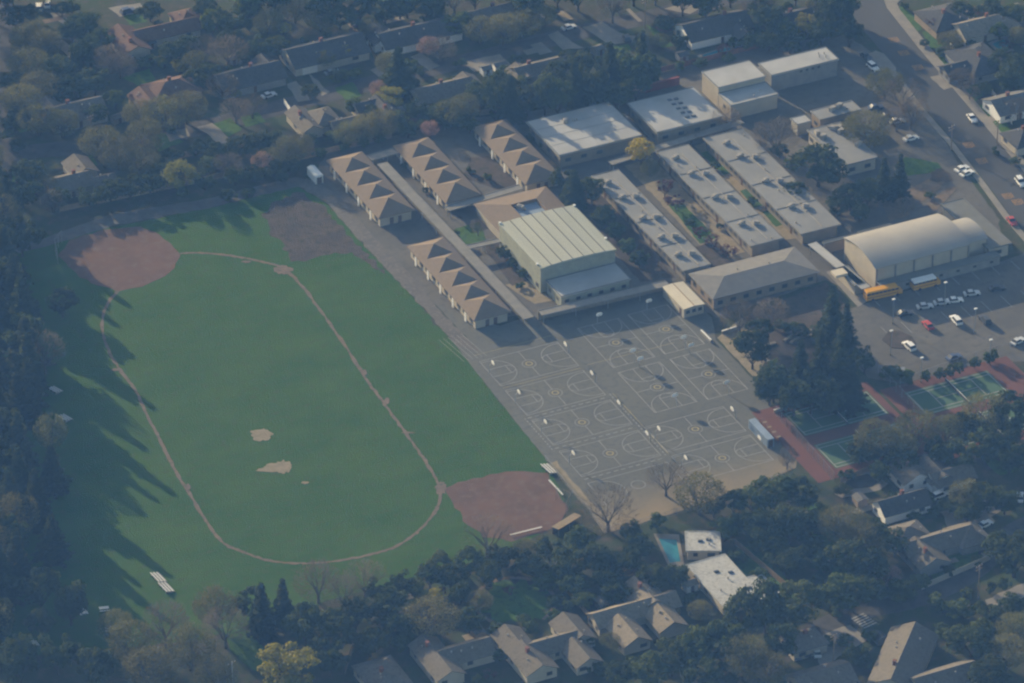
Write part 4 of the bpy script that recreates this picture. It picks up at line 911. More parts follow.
def broad_proto(nm, lm, seed, H=10.0, W=9.0, nblob=22, per=75, leaf=.42, base=.13):
    rnd = random.Random(seed); tr = MB(); cr = MB(); tips = []
    th = H*base; tr.tube((0, 0, -.15), (rnd.uniform(-.2, .2), rnd.uniform(-.2, .2), th), .34, .25, 7)
    for k in range(5):
        a = k*1.257+rnd.uniform(-.4, .4); d = Vector((math.cos(a)*.8, math.sin(a)*.8, 1)).normalized(); grow(tr, rnd, Vector((0, 0, th*.9)), d, H*.26, .15, 1, tips, .6)
    cz = H*(base+1)/2+.2; rz = H*(1-base)/2
    for i in range(nblob):
        v = rvec(rnd); v = v.normalized()*(v.length**.35)*.78
        if v.z < -.55: v.z *= .5
        k_ = 1+.16*math.sin(3*math.atan2(v.y, v.x)+seed)+.12*math.sin(5*v.z+seed*2); c = Vector((v.x*W/2*k_, v.y*W/2*k_, cz+v.z*rz*(.9+.2*rnd.random()))); br = W*rnd.choice((.07, .09, .12, .16, .20))
        for j in range(int(per*rnd.uniform(.7, 1.3))):
            n = rvec(rnd).normalized(); 
            if n.z < -.5 and rnd.random() < .6: n.z = -n.z
            p = c+Vector((n.x*br, n.y*br, n.z*br*.8))*rnd.uniform(.6, 1.08); leafquad(cr, p, n+rvec(rnd)*.9, leaf, rnd)
    return tr.mesh('trunk', M['bark']), cr.mesh('crown', lm)
def conifer_proto(nm, lm, seed, H=16.0, W=7.0):
    rnd = random.Random(seed); tr = MB(); cr = MB(); tr.tube((0, 0, -.15), (0, 0, H*.97), .42, .04, 7)
    z = H*.08
    while z < H*.985:
        f = 1-z/H; rr = W/2*min(1, f*1.25+.04)*rnd.uniform(.75, 1.12); k = max(4, int(5+9*f))
        a0 = rnd.uniform(0, 6)
        for i in range(k):
            a = a0+6.283*i/k+rnd.uniform(-.3, .3); L = rr*rnd.uniform(.65, 1.1)
            m = max(2, int(L/.42))
            for j in range(m):
                t = (j+.6)/m; p = Vector((math.cos(a)*L*t, math.sin(a)*L*t, z-L*t*.28))
                for q in range(3): leafquad(cr, p+rvec(rnd)*.32, Vector((0, 0, 1))+rvec(rnd)*.8, .40+.22*f, rnd)
        z += .42+.32*f
    return tr.mesh('trunk', M['bark']), cr.mesh('crown', lm)
def bare_proto(nm, lm, seed, H=10.0, W=9.0, leaves=0, bark='pale_bark', twig=900):
    rnd = random.Random(seed); tr = MB(); cr = MB(); tips = []
    tr.tube((0, 0, -.15), (.05, 0, H*.2), .36, .28, 7)
    for k in range(5):
        a = k*1.257+rnd.uniform(-.4, .4); s = rnd.uniform(.35, .95); d = Vector((math.cos(a)*s, math.sin(a)*s, 1)).normalized(); grow(tr, rnd, Vector((0, 0, H*.18)), d, H*.27, .18, 3, tips, .55, .1)
    # scale to size
    mx = max(max(abs(v[0]), abs(v[1])) for v in tr.v); mz = max(v[2] for v in tr.v); fx = W/2/mx*.95; fz = H*.97/mz
    tr.v = [(v[0]*(fx if v[2] > H*.2 else 1), v[1]*(fx if v[2] > H*.2 else 1), v[2]*fz) for v in tr.v]
    def crown_pt(k):
        while True:
            v = rvec(rnd)
            if rnd.random() > v.length**1.2: continue
            p = Vector((v.x*W/2, v.y*W/2, H*.60+v.z*H*.42))
            # lobes and gaps
            if math.sin(p.x*1.3+seed)+math.sin(p.y*1.5+seed*2)+math.sin(p.z*1.1+seed*3) < -.9: continue
            return p, v
    for i in range(twig):
        p, v = crown_pt(0); d = (Vector((v.x, v.y, v.z*.5+.55)).normalized()+rvec(rnd)*.7).normalized(); L = rnd.uniform(.6, 1.5); s = d.orthogonal().normalized()*.035
        cr.poly([p-s, p+s, p+d*L])
    for i in range(leaves):
        p, v = crown_pt(1); leafquad(cr, p, rvec(rnd), rnd.uniform(.14, .26), rnd)
    return tr.mesh('trunk', M[bark]), cr.mesh('crown', lm)
def cypress_proto(nm, lm, seed, H=9.0, W=1.8):
    rnd = random.Random(seed); tr = MB(); cr = MB(); tr.tube((0, 0, -.1), (0, 0, H*.8), .14, .04, 6)
    for i in range(420):
        z = rnd.uniform(.05, 1); rr = W/2*math.sin(math.pi*min(1, z*.92+.08))**.6*rnd.uniform(.6, 1.05); a = rnd.uniform(0, 6.283); leafquad(cr, Vector((math.cos(a)*rr, math.sin(a)*rr, z*H)), Vector((math.cos(a), math.sin(a), .5))+rvec(rnd)*.6, .32, rnd)
    return tr.mesh('trunk', M['bark']), cr.mesh('crown', lm)
PROTO = {}
for k in range(5): PROTO.setdefault('E', []).append((broad_proto('E', LM['dark'], 10+k, nblob=36, per=70), 10, 9))
for k in range(4): PROTO.setdefault('G', []).append((broad_proto('G', LM['green'], 20+k, nblob=34, per=70), 10, 9))
for k in range(5): PROTO.setdefault('O', []).append((bare_proto('O', LM['olive'], 30+k, leaves=2300, twig=1500), 10, 9))
for k in range(4): PROTO.setdefault('B', []).append((bare_proto('B', LM['grey'], 40+k, leaves=0, twig=1500), 10, 9))
for k in range(2): PROTO.setdefault('Y', []).append((broad_proto('Y', LM['lime'], 50+k, nblob=44, per=110, leaf=.26), 10, 9))
PROTO['M'] = [(broad_proto('M', LM['yellow'], 56, nblob=44, per=110, leaf=.24, base=.16), 10, 9)]
for k in range(4): PROTO.setdefault('C', []).append((conifer_proto('C', LM['conifer'], 60+k), 16, 7))
PROTO['P'] = [(bare_proto('P', LM['pink'], 70, leaves=2800, twig=800), 10, 9)]
for k in range(2): PROTO.setdefault('R', []).append((broad_proto('R', LM['plum'], 75+k, nblob=18, per=60, leaf=.36), 10, 9))
for k in range(3): PROTO.setdefault('S', []).append((broad_proto('S', LM['green'], 80+k, H=10, W=11, nblob=20, per=70, leaf=.7, base=.05), 10, 11))
PROTO['K'] = [(cypress_proto('K', LM['conifer'], 90), 9, 1.8)]
KNAME = {'E': 'evergreen_tree', 'G': 'green_tree', 'O': 'budding_tree', 'B': 'bare_tree', 'Y': 'lime_tree', 'M': 'yellow_blossom_tree', 'C': 'conifer_tree', 'P': 'pink_blossom_tree', 'R': 'plum_tree', 'S': 'shrub', 'K': 'cypress_tree'}
KLAB = {'E': 'dark evergreen tree', 'G': 'mid-green leafy tree', 'O': 'olive-brown budding tree', 'B': 'grey leafless tree', 'Y': 'yellow-green tree', 'M': 'round bright yellow blossom tree', 'C': 'dark pointed conifer', 'P': 'pale pink blossom tree', 'R': 'dark red plum tree', 'S': 'low green shrub', 'K': 'thin columnar cypress'}
TREES = []   # (kind, world x, y, height, width, area, label)
def tree(kind, px, py, h, w, area, label=None, base=False):
    p = G(px, py, 0 if base else h*(.62 if kind not in 'CK' else .45)); TREES.append([kind, p.x, p.y, h, w, area, label])
AREAS = {'lw': 'in the wood left of the grass field', 'bl': 'in the wood at the bottom left corner', 'belt': 'in the belt below field and blacktop', 'br': 'among the bottom right gardens', 'sch': 'inside the school grounds', 'ten': 'around the tennis courts and amphitheatre',
         'tl': 'among the top left gardens', 'tm': 'among the top middle gardens', 'rr': 'by the houses right of the main road'}
rnd = random.Random(21)
# wood along the left of the field
for j, y in enumerate(range(196, 640, 19)):
    for i in range(2):
        x = -14+i*27+rnd.uniform(-9, 9)+(8 if 300 < y < 420 else 0)-(16 if y < 215 else 0)-(22 if y > 560 and i else 0); k = rnd.choice('CCCCEEO'); tree(k, x, y+rnd.uniform(-7, 7), rnd.uniform(15, 19) if k == 'C' else rnd.uniform(11, 14), rnd.uniform(8, 10), 'lw')
for x, y, k, h, w in [(62, 300, 'E', 9, 7), (52, 470, 'C', 15, 8), (50, 430, 'O', 11, 8), (44, 350, 'B', 12, 9), (35, 500, 'C', 17, 9), (52, 540, 'C', 14, 8), (40, 585, 'E', 13, 9)]: tree(k, x, y, h, w, 'lw')
# bottom-left wood
for x, y, k, h, w in [(18, 655, 'E', 14, 10), (58, 650, 'E', 12, 9), (95, 665, 'E', 12, 9), (130, 640, 'O', 12, 10), (165, 622, 'B', 12, 10), (190, 645, 'O', 12, 11), (150, 668, 'O', 13, 11), (215, 605, 'O', 11, 9), (225, 625, 'B', 11, 9), (262, 612, 'C', 16, 7), (283, 604, 'C', 14, 6.5), (250, 600, 'E', 10, 7), (305, 620, 'E', 12, 9), (335, 628, 'E', 12, 10), (330, 655, 'E', 10, 9), (355, 612, 'E', 10, 8),
                      (318, 580, 'B', 11, 10), (365, 578, 'B', 10, 9), (343, 592, 'B', 9, 8), (385, 612, 'E', 9, 8), (370, 640, 'E', 8, 8), (215, 672, 'O', 10, 9), (40, 620, 'G', 8, 7), (70, 600, 'E', 12, 9), (115, 625, 'O', 9, 8)]: tree(k, x, y, h, w, 'bl')
tree('Y', 287, 664, 12, 14, 'bl', 'big yellow-green tree at the bottom edge left of the grey-tan hip roof')
# belt below field
for x, y, k, h, w in [(405, 582, 'E', 6, 7), (420, 590, 'G', 5, 6), (430, 574, 'E', 7, 7), (452, 575, 'E', 7, 7), (470, 560, 'E', 7, 7), (490, 572, 'E', 7, 7), (515, 560, 'E', 8, 7), (535, 566, 'E', 7, 7), (550, 548, 'E', 7, 7), (572, 560, 'E', 8, 8), (578, 538, 'G', 7, 7), (598, 556, 'E', 9, 8), (622, 558, 'E', 8, 8), (640, 545, 'E', 7, 7), (605, 575, 'E', 7, 7), (575, 585, 'E', 6, 7), (560, 600, 'S', 3, 4), (545, 580, 'G', 5, 6), (460, 592, 'E', 6, 6), (480, 600, 'O', 6, 6), (440, 560, 'G', 4, 6), (380, 590, 'E', 7, 7), (392, 600, 'E', 8, 8), (650, 575, 'E', 8, 7), (675, 575, 'E', 6, 6), (640, 565, 'S', 3, 4), (400, 625, 'E', 8, 8), (470, 620, 'E', 6, 7), (495, 628, 'S', 3, 4), (555, 615, 'S', 3, 4), (402, 640, 'G', 5, 6), (560, 572, 'E', 6, 6), (525, 548, 'O', 5, 6), (497, 553, 'E', 6, 6), (585, 600, 'G', 5, 5), (615, 590, 'E', 6, 6), (630, 530, 'E', 5, 6), (655, 520, 'S', 3, 5)]: tree(k, x, y, h, w, 'belt')
tree('O', 432, 616, 10, 12, 'belt', 'broad round olive-grey tree left of the oval lawn')
tree('M', 437, 596, 5, 4.5, 'belt', 'small golden bush-like tree behind the round olive-grey tree')
tree('B', 487, 556, 10.5, 12, 'belt', 'leafless spreading tree at the lower edge of the brown infield', True)
tree('B', 608, 531, 11.5, 13, 'belt', 'leafless fan-shaped tree at the lower left corner of the blacktop', True)
tree('B', 666, 496, 9.0, 9, 'belt', 'bare dark tree standing on the sunlit silt of the blacktop', True)
tree('O', 699, 514, 11, 12, 'belt', 'olive fuzzy tree right of the bare tree on the blacktop', True)
tree('B', 872-85, 470, 7, 4, 'belt', 'thin leafless tree beside the lower tennis court corner', True)
# bottom-right gardens
for x, y, k, h, w in [(714, 505, 'E', 6, 5), (734, 500, 'E', 7, 6), (775, 490, 'G', 9, 11), (752, 498, 'G', 7, 8), (800, 492, 'E', 9, 9), (765, 525, 'E', 9, 9), (790, 520, 'E', 11, 10), (745, 522, 'G', 6, 7), (725, 528, 'G', 6, 7), (815, 515, 'E', 9, 8), (845, 525, 'O', 11, 11), (862, 540, 'O', 10, 10), (850, 555, 'E', 10, 10), (875, 530, 'E', 8, 8), (868, 565, 'E', 9, 9), (824, 512, 'G', 6, 4), (790, 560, 'E', 7, 8), (775, 555, 'E', 6, 6), (804, 598, 'G', 10, 11), (848, 590, 'G', 9, 11), (870, 590, 'E', 7, 8), (790, 612, 'E', 8, 8),
                      (745, 612, 'E', 15, 9), (766, 602, 'E', 16, 9), (722, 640, 'E', 13, 10), (695, 645, 'G', 10, 10), (672, 655, 'E', 10, 9), (745, 655, 'O', 12, 10), (650, 668, 'G', 9, 9), (700, 672, 'E', 10, 9), (765, 668, 'O', 11, 10), (620, 672, 'E', 7, 7), (600, 668, 'S', 3, 5), (780, 640, 'E', 13, 8), (1015, 550, 'E', 13, 11), (972, 638, 'G', 9, 12), (1008, 650, 'O', 9, 9), (988, 672, 'E', 8, 9), (1016, 628, 'O', 8, 9), (945, 634, 'S', 3, 4), (990, 610, 'S', 4, 8), (960, 608, 'S', 4, 7), (940, 602, 'S', 4, 7), (990, 587, 'S', 3, 3.4), (1004, 583, 'S', 3, 3.4), (968, 593, 'S', 3, 3.4), (870, 635, 'S', 3, 4), (845, 640, 'S', 3, 4), (858, 655, 'E', 5, 6), (880, 668, 'S', 3, 5), (965, 492, 'O', 7, 8), (985, 495, 'E', 7, 8), (1005, 500, 'E', 7, 7), (960, 455, 'E', 9, 9), (985, 445, 'E', 9, 9), (940, 448, 'E', 8, 8), (1010, 455, 'E', 9, 8), (880, 470, 'E', 6, 6), (885, 455, 'E', 7, 7), (950, 505, 'S', 4, 6), (968, 512, 'E', 5, 6), (895, 540, 'E', 8, 7), (888, 575, 'P', 5, 6), (900, 590, 'E', 6, 7), (920, 580, 'S', 3, 6), (950, 570, 'S', 2.5, 4), (1010, 605, 'E', 6, 7), (935, 512, 'S', 2, 4), (915, 516, 'S', 2, 4), (825, 560, 'G', 6, 6), (812, 548, 'E', 7, 7), (755, 545, 'S', 3, 4), (735, 555, 'S', 3, 4), (690, 600, 'S', 3, 5), (700, 610, 'O', 5, 6), (590, 640, 'S', 3, 4), (610, 640, 'O', 4, 5), (500, 655, 'S', 3, 4), (775, 545, 'E', 7, 7), (760, 575, 'S', 4, 5), (1000, 545, 'E', 8, 8)]: tree(k, x, y, h, w, 'br')
# tennis courts and amphitheatre
for x, y, k, h, w in [(876, 437, 'O', 11, 11), (918, 428, 'O', 10, 11), (897, 445, 'O', 9, 9), (948, 430, 'O', 9, 9), (985, 412, 'O', 12, 12), (1014, 412, 'E', 12, 11), (965, 425, 'E', 9, 9), (1000, 435, 'E', 10, 10), (905, 460, 'E', 7, 7), (860, 450, 'E', 7, 7),
                      (753, 345, 'E', 12, 8), (774, 378, 'E', 12, 9), (800, 372, 'C', 18, 8), (820, 366, 'C', 20, 8), (840, 366, 'C', 19, 8), (832, 318, 'C', 19, 8.5), (846, 335, 'C', 18, 7.5), (812, 388, 'E', 13, 10), (794, 394, 'E', 11, 9), (850, 385, 'C', 17, 8), (760, 330, 'E', 8, 7), (770, 385, 'E', 10, 8), (830, 395, 'E', 10, 9), (740, 316, 'B', 9, 9), (772, 312, 'B', 8, 8), (785, 325, 'S', 3, 6), (800, 330, 'S', 3, 5), (865, 358, 'E', 8, 6), (892, 372, 'S', 4, 6), (908, 376, 'S', 4, 5)]: tree(k, x, y, h, w, 'ten')
for k, (x, y) in enumerate([(927, 375), (940, 373), (951, 369.5), (960, 367), (975, 362), (988, 357), (992, 354)]): tree('S', x, y, 3.4, 3.2, 'ten')
# school grounds
tree('M', 641, 150, 8, 7.5, 'sch', 'round bright yellow blossom tree in front of the big white roof')
tree('C', 574, 190, 12, 8, 'sch', 'dark pointed conifer behind the pale green-roofed hall')
tree('E', 819, 164, 11.5, 14, 'sch', 'big dark round tree right of the third long classroom wing')
for x, y, k, h, w in [(562, 178, 'E', 8, 6), (592, 188, 'E', 8, 6), (604, 215, 'E', 7, 7), (615, 230, 'G', 5, 5), (628, 245, 'G', 5, 5), (640, 258, 'E', 5, 5), (665, 186, 'R', 5.5, 5), (676, 200, 'R', 5, 5), (650, 167, 'O', 5, 5), (690, 222, 'S', 2, 3), (713, 240, 'R', 4, 4), (728, 250, 'R', 4, 4), (700, 232, 'R', 3.5, 3.5), (776, 134, 'B', 10, 11), (868, 128, 'O', 9, 13), (884, 180, 'C', 13, 6), (900, 178, 'C', 14, 6), (868, 190, 'E', 8, 8), (850, 195, 'E', 8, 8), (838, 205, 'E', 6, 6), (860, 210, 'E', 6, 6), (885, 82, 'O', 9, 9), (903, 95, 'B', 10, 11), (912, 112, 'B', 9, 9), (897, 118, 'B', 7, 8), (726, 118, 'B', 7, 7), (692, 136, 'B', 4, 5), (455, 235, 'S', 3, 4), (478, 226, 'B', 5, 4), (515, 262, 'S', 2.5, 4), (525, 272, 'S', 2.5, 4), (505, 252, 'E', 4, 4), (520, 285, 'S', 1.6, 3), (715, 165, 'S', 2, 3), (752, 200, 'S', 2, 3), (405, 165, 'S', 1.6, 2.2), (425, 190, 'S', 1.6, 2.2), (448, 250, 'S', 1.6, 2.2), (470, 170, 'S', 1.8, 3), (488, 176, 'S', 1.8, 3), (930, 195, 'S', 1.5, 3), (905, 205, 'B', 5, 5), (545, 145, 'S', 2, 3), (530, 138, 'S', 2, 4), (655, 128, 'S', 2.5, 4), (622, 118, 'S', 2, 3), (780, 150, 'E', 4, 5), (795, 190, 'E', 6, 6), (720, 226, 'S', 1.5, 2)]: tree(k, x, y, h, w, 'sch')
# top middle
tree('C', 398, 72, 15, 10, 'tm', 'tall pointed conifer standing alone among the top middle houses')
tree('P', 430, 128, 5, 4.5, 'tm', 'small pale pink blossom tree between the second and third hip-roofed rows')
tree('M', 345, 50, 4.5, 5, 'tm', 'small yellow tree before the long house with lit gable')
for x, y, k, h, w in [(528, 98, 'E', 9, 8), (545, 90, 'E', 13, 8), (558, 94, 'G', 12, 9), (575, 86, 'C', 15, 8), (592, 78, 'E', 13, 8), (610, 70, 'C', 17, 8), (627, 64, 'G', 13, 8), (642, 57, 'C', 16, 8), (600, 95, 'E', 9, 8), (618, 92, 'E', 9, 8), (636, 80, 'E', 12, 7), (650, 68, 'E', 12, 7), (510, 100, 'C', 15, 8), (495, 94, 'E', 13, 8), (480, 92, 'E', 9, 8), (500, 82, 'E', 9, 8), (518, 88, 'E', 8, 8), (465, 106, 'O', 8, 8), (452, 110, 'O', 8, 9), (436, 112, 'E', 6, 6), (418, 108, 'E', 6, 6), (378, 88, 'P', 5, 5), (392, 96, 'Y', 6, 8), (405, 90, 'G', 5, 6), (365, 126, 'O', 8, 8), (382, 122, 'O', 8, 8), (395, 118, 'G', 6, 6), (350, 132, 'O', 7, 8), (335, 136, 'G', 4, 5), (355, 105, 'G', 5, 5), (372, 112, 'E', 5, 5), (408, 68, 'G', 6, 6), (388, 62, 'O', 7, 6), (325, 58, 'O', 5, 5), (338, 76, 'S', 2, 6), (350, 73, 'S', 2, 6), (310, 90, 'E', 5, 5), (440, 48, 'B', 7, 8), (428, 45, 'P', 6, 6), (458, 22, 'G', 7, 9), (480, 28, 'O', 8, 9), (503, 28, 'O', 9, 10), (522, 22, 'O', 8, 10), (540, 14, 'O', 7, 8), (370, 28, 'O', 6, 6), (340, 16, 'G', 7, 9), (320, 18, 'O', 7, 8), (400, 6, 'E', 7, 8), (430, 8, 'E', 8, 9), (385, 10, 'E', 7, 7), (360, 8, 'E', 6, 7), (660, 40, 'O', 4, 5), (680, 40, 'E', 5, 5), (750, 40, 'G', 5, 6), (770, 18, 'E', 10, 9), (785, 30, 'E', 8, 8), (760, 8, 'E', 9, 8), (830, 14, 'E', 12, 9), (845, 5, 'E', 11, 8), (822, 30, 'E', 8, 7), (770, 40, 'E', 6, 7), (790, 42, 'E', 6, 7), (850, 30, 'E', 9, 7), (690, 30, 'E', 4, 5), (735, 42, 'S', 3, 4), (700, 62, 'S', 2.5, 4), (680, 65, 'S', 2.5, 4), (565, 60, 'E', 6, 7), (515, 60, 'S', 3, 4), (505, 70, 'S', 3, 4), (420, 70, 'S', 2, 4), (460, 62, 'S', 2, 4), (665, 22, 'E', 5, 6), (530, 5, 'E', 7, 7), (580, 62, 'E', 7, 7), (560, 72, 'E', 9, 8), (445, 120, 'E', 5, 5), (408, 128, 'E', 5, 6), (470, 122, 'E', 6, 6)]: tree(k, x, y, h, w, 'tm')
tree('Y', 807, 24, 7, 8, 'tm', 'bright yellow-green tree behind the flat grey hall at top right')
# top left
tree('Y', 181, 174, 8.5, 9, 'tl', 'yellow-green tree overhanging the lane above the grass field')
tree('P', 262, 160, 5.5, 5.5, 'tl', 'pale pink blossom tree above the lane near the white shed')
for x, y, k, h, w in [(85, 22, 'G', 7, 9), (72, 30, 'E', 7, 8), (30, 35, 'O', 8, 10), (45, 42, 'O', 8, 9), (28, 62, 'O', 10, 11), (55, 68, 'E', 9, 10), (40, 85, 'O', 9, 10), (22, 100, 'O', 10, 11), (38, 118, 'O', 9, 10), (15, 120, 'E', 6, 7), (62, 122, 'O', 8, 9), (95, 112, 'G', 6, 7), (115, 98, 'G', 6, 6), (100, 140, 'O', 9, 11), (118, 152, 'O', 9, 11), (145, 135, 'O', 10, 11), (165, 112, 'O', 10, 12), (186, 106, 'O', 9, 11), (138, 160, 'O', 8, 10), (140, 112, 'O', 8, 9), (110, 58, 'B', 8, 9), (120, 65, 'B', 7, 8), (88, 50, 'E', 8, 9), (100, 40, 'E', 7, 8), (205, 48, 'B', 8, 9), (228, 50, 'B', 9, 10), (212, 20, 'G', 9, 6), (195, 60, 'O', 6, 7), (222, 85, 'B', 7, 8), (236, 110, 'B', 7, 8), (252, 105, 'B', 7, 7), (228, 164, 'B', 7, 8), (208, 165, 'G', 5, 6), (288, 150, 'O', 9, 9), (300, 145, 'O', 7, 7), (276, 140, 'E', 6, 7), (205, 145, 'E', 6, 6), (214, 150, 'E', 6, 6), (285, 28, 'M', 4, 4), (268, 20, 'O', 8, 8), (295, 8, 'O', 8, 8), (280, 45, 'E', 6, 7), (262, 45, 'E', 7, 7), (180, 65, 'Y', 4, 5), (235, 93, 'Y', 3, 3), (30, 172, 'E', 8, 9), (45, 185, 'O', 6, 7), (22, 190, 'E', 9, 9), (52, 200, 'B', 6, 7), (18, 145, 'E', 4, 4), (60, 196, 'E', 6, 6), (90, 196, 'E', 6, 7), (110, 190, 'E', 6, 7), (130, 185, 'E', 7, 8), (150, 182, 'E', 6, 7), (160, 170, 'E', 6, 6), (205, 180, 'E', 5, 6), (235, 175, 'E', 5, 6), (255, 172, 'E', 5, 6), (275, 168, 'E', 5, 6), (290, 164, 'E', 5, 6), (120, 35, 'S', 3, 5), (150, 60, 'S', 3, 6), (165, 62, 'S', 3, 5), (130, 62, 'S', 3, 5), (95, 80, 'E', 8, 9), (78, 84, 'E', 7, 8), (60, 90, 'E', 7, 8), (150, 10, 'E', 6, 7), (205, 5, 'E', 7, 8), (235, 20, 'E', 7, 8), (250, 8, 'E', 7, 8), (15, 15, 'E', 7, 8), (30, 12, 'G', 5, 6), (62, 8, 'G', 4, 5), (72, 6, 'G', 4, 5), (172, 130, 'S', 2, 3), (195, 150, 'S', 3, 4), (85, 60, 'R', 4, 4), (240, 145, 'E', 6, 7), (258, 140, 'E', 6, 7), (170, 158, 'E', 6, 7), (320, 152, 'S', 2.5, 4), (345, 146, 'S', 2.5, 4), (365, 142, 'S', 2.5, 4), (380, 138, 'S', 2.5, 4), (310, 140, 'E', 4, 5), (195, 78, 'E', 6, 7), (208, 72, 'E', 6, 7), (232, 38, 'E', 7, 7), (248, 55, 'E', 5, 6), (172, 50, 'E', 6, 7), (188, 44, 'E', 6, 7), (12, 80, 'E', 6, 7)]: tree(k, x, y, h, w, 'tl')
for k in range(7): tree('K', 72+k*3.9, 62-k*.9, 7.5, 1.3, 'tl')
# right of the main road
for x, y, k, h, w in [(950, 40, 'O', 6, 7), (962, 78, 'B', 6, 7), (1010, 72, 'E', 8, 8), (1000, 62, 'E', 6, 7), (1018, 62, 'E', 6, 6), (960, 10, 'E', 6, 7), (990, 8, 'E', 7, 7), (1015, 12, 'G', 6, 7), (932, 24, 'R', 4, 4), (925, 42, 'S', 2, 3), (1018, 108, 'B', 6, 7), (985, 88, 'E', 4, 5), (940, 52, 'S', 2, 4), (958, 50, 'G', 3, 4), (1000, 30, 'G', 5, 6), (1018, 35, 'O', 5, 6), (970, 92, 'B', 4, 5), (1015, 160, 'S', 2, 3), (995, 150, 'S', 2, 3), (905, 5, 'S', 2, 3), (970, 42, 'S', 2, 3), (1010, 85, 'G', 4, 5)]: tree(k, x, y, h, w, 'rr')

for k, x in enumerate(range(10, 860, 26)):        # trees along the upper edge of the view
    if 36 < x < 230: continue
    tree('EOEGEB'[k % 6], x+rnd.uniform(-8, 8), rnd.uniform(-16, 2), rnd.uniform(9, 13), rnd.uniform(8, 10), 'tl' if x < 300 else 'tm')
for k in range(9): tree('EOE'[k % 3], -13+rnd.uniform(-4, 3), -5+k*23, rnd.uniform(10, 13), rnd.uniform(7, 9), 'tl')
rg = random.Random(77)
def clear(p, d=1.5):
    for x, y, L, Wd, a in HOUSES:
        u = (p.x-x)*math.cos(a)+(p.y-y)*math.sin(a); v = -(p.x-x)*math.sin(a)+(p.y-y)*math.cos(a)
        if abs(u) < L/2+d and abs(v) < Wd/2+d: return False
    return True
_st = [px for px in smooth([Vector((*p, 0)) for p in STREET], 6)]
for ar, n, box in (('tl', 34, (5, 5, 290, 200)), ('tm', 34, (300, 5, 840, 60)), ('tm', 12, (320, 60, 520, 125)), ('br', 40, (690, 470, 1020, 680)), ('rr', 14, (960, 5, 1020, 90)), ('belt', 14, (400, 590, 640, 680))):
    k = 0
    while k < n:
        x, y = rg.uniform(box[0], box[2]), rg.uniform(box[1], box[3])
        if min((abs(y-q.y)+abs(x-q.x)*.2) for q in _st) < 13 or not clear(G(x, y)): continue
        if ar == 'br' and (x < 800 and y < 540 or 880 < x and 560 < y < 615): continue
        tree(rg.choice('SSSSRE' if ar != 'br' else 'SSSE'), x, y, rg.uniform(1.6, 3.6), rg.uniform(2.2, 4.6), ar); k += 1
# unique labels: kind + place in its stretch
buckets = {}
for T in TREES:
    if T[6] is None: buckets.setdefault((T[5], T[0]), []).append(T)
for (ar, k), L in buckets.items():
    byy = ar == 'lw'
    L.sort(key=lambda T: px_of((T[1], T[2], T[3]*.6))[1 if byy else 0])
    for i, T in enumerate(L):
        pos = ('%s from the %s' % (ORD[i], 'top' if byy else 'left')) if len(L) > 1 else 'the only one'
        T[6] = '%s%s%s %s' % (ORD[i]+' ' if len(L) > 1 else 'the only ', KLAB[k], (' from the '+('top' if byy else 'left')) if len(L) > 1 else '', AREAS[ar])
rt = random.Random(3); cnt = {}
for k, x, y, h, w, ar, lb in TREES:
    V = PROTO[k]; i = cnt.get(k, 0); cnt[k] = i+1; (tm, cm), ph, pw = V[i % len(V)]
    t = thing(KNAME[k], lb, 'shrub' if k == 'S' else 'tree', (x, y, 0), rt.uniform(0, 6.283), KLAB[k]+'s'+' '+AREAS[ar])
    w *= 1.16; s = (w/pw*rt.uniform(.92, 1.08), w/pw*rt.uniform(.92, 1.08), h/ph); t.scale = s
    link('trunk', tm, t); link('crown', cm, t)

# ---------------------------------------------------------------- vehicles
def car_parts(col, suv=False):
    L, Wd = (4.7, 1.84) if suv else (4.5, 1.78); hb = .98 if suv else .86; ht = 1.74 if suv else 1.42
    m = mat('car_paint_%d' % len(bpy.data.materials), col, rough=.45, spec=.4)
    hw = Wd/2
    body = MB(); S_ = [(-L/2, .55, .78), (-L/2+.08, .32, .92), (L/2-.1, .32, .9), (L/2, .5, .72)]
    prof = [(-L/2, .30), (-L/2, hb*.86), (-L/2+.5, hb), (L/2-1.15, hb), (L/2-.12, hb*.82), (L/2, hb*.6), (L/2, .30)]
    k = [(x, z) for x, z in prof]
    for s in (-1, 1):
        P = [(x, s*hw, z) for x, z in k]; body.poly(P if s < 0 else list(reversed(P)))
    for i in range(len(k)):
        (xa, za), (xb, zb) = k[i], k[(i+1) % len(k)]; body.poly([(xb, -hw, zb), (xa, -hw, za), (xa, hw, za), (xb, hw, zb)])
    # roof and pillars over the glasshouse
    x0, x1 = (-L/2+.55, L/2-1.5) if not suv else (-L/2+.15, L/2-1.5); r0, r1 = (x0+.55, x1-.55) if not suv else (x0+.25, x1-.5)
    body.hexa([(r0, -hw*.78, ht-.07), (r1, -hw*.78, ht-.07), (r1, hw*.78, ht-.07), (r0, hw*.78, ht-.07)], [(r0+.08, -hw*.74, ht), (r1-.1, -hw*.74, ht), (r1-.1, hw*.74, ht), (r0+.08, hw*.74, ht)])
    glass = MB(); glass.hexa([(x0, -hw*.95, hb+.002), (x1, -hw*.95, hb+.002), (x1, hw*.95, hb+.002), (x0, hw*.95, hb+.002)], [(r0, -hw*.8, ht-.072), (r1, -hw*.8, ht-.072), (r1, hw*.8, ht-.072), (r0, hw*.8, ht-.072)])
    wheel = MB(); wheel.tube((0, -.1, 0), (0, .1, 0), .33, .33, 12)
    lamp = MB(); lamp.box(-.03, .03, -.22, .22, -.08, .08)
    return body.mesh('body', m), glass.mesh('window_glass', M['car_glass']), wheel.mesh('wheel', M['rubber']), lamp.mesh('headlight', M['unit']), L, hw
CARS = {}
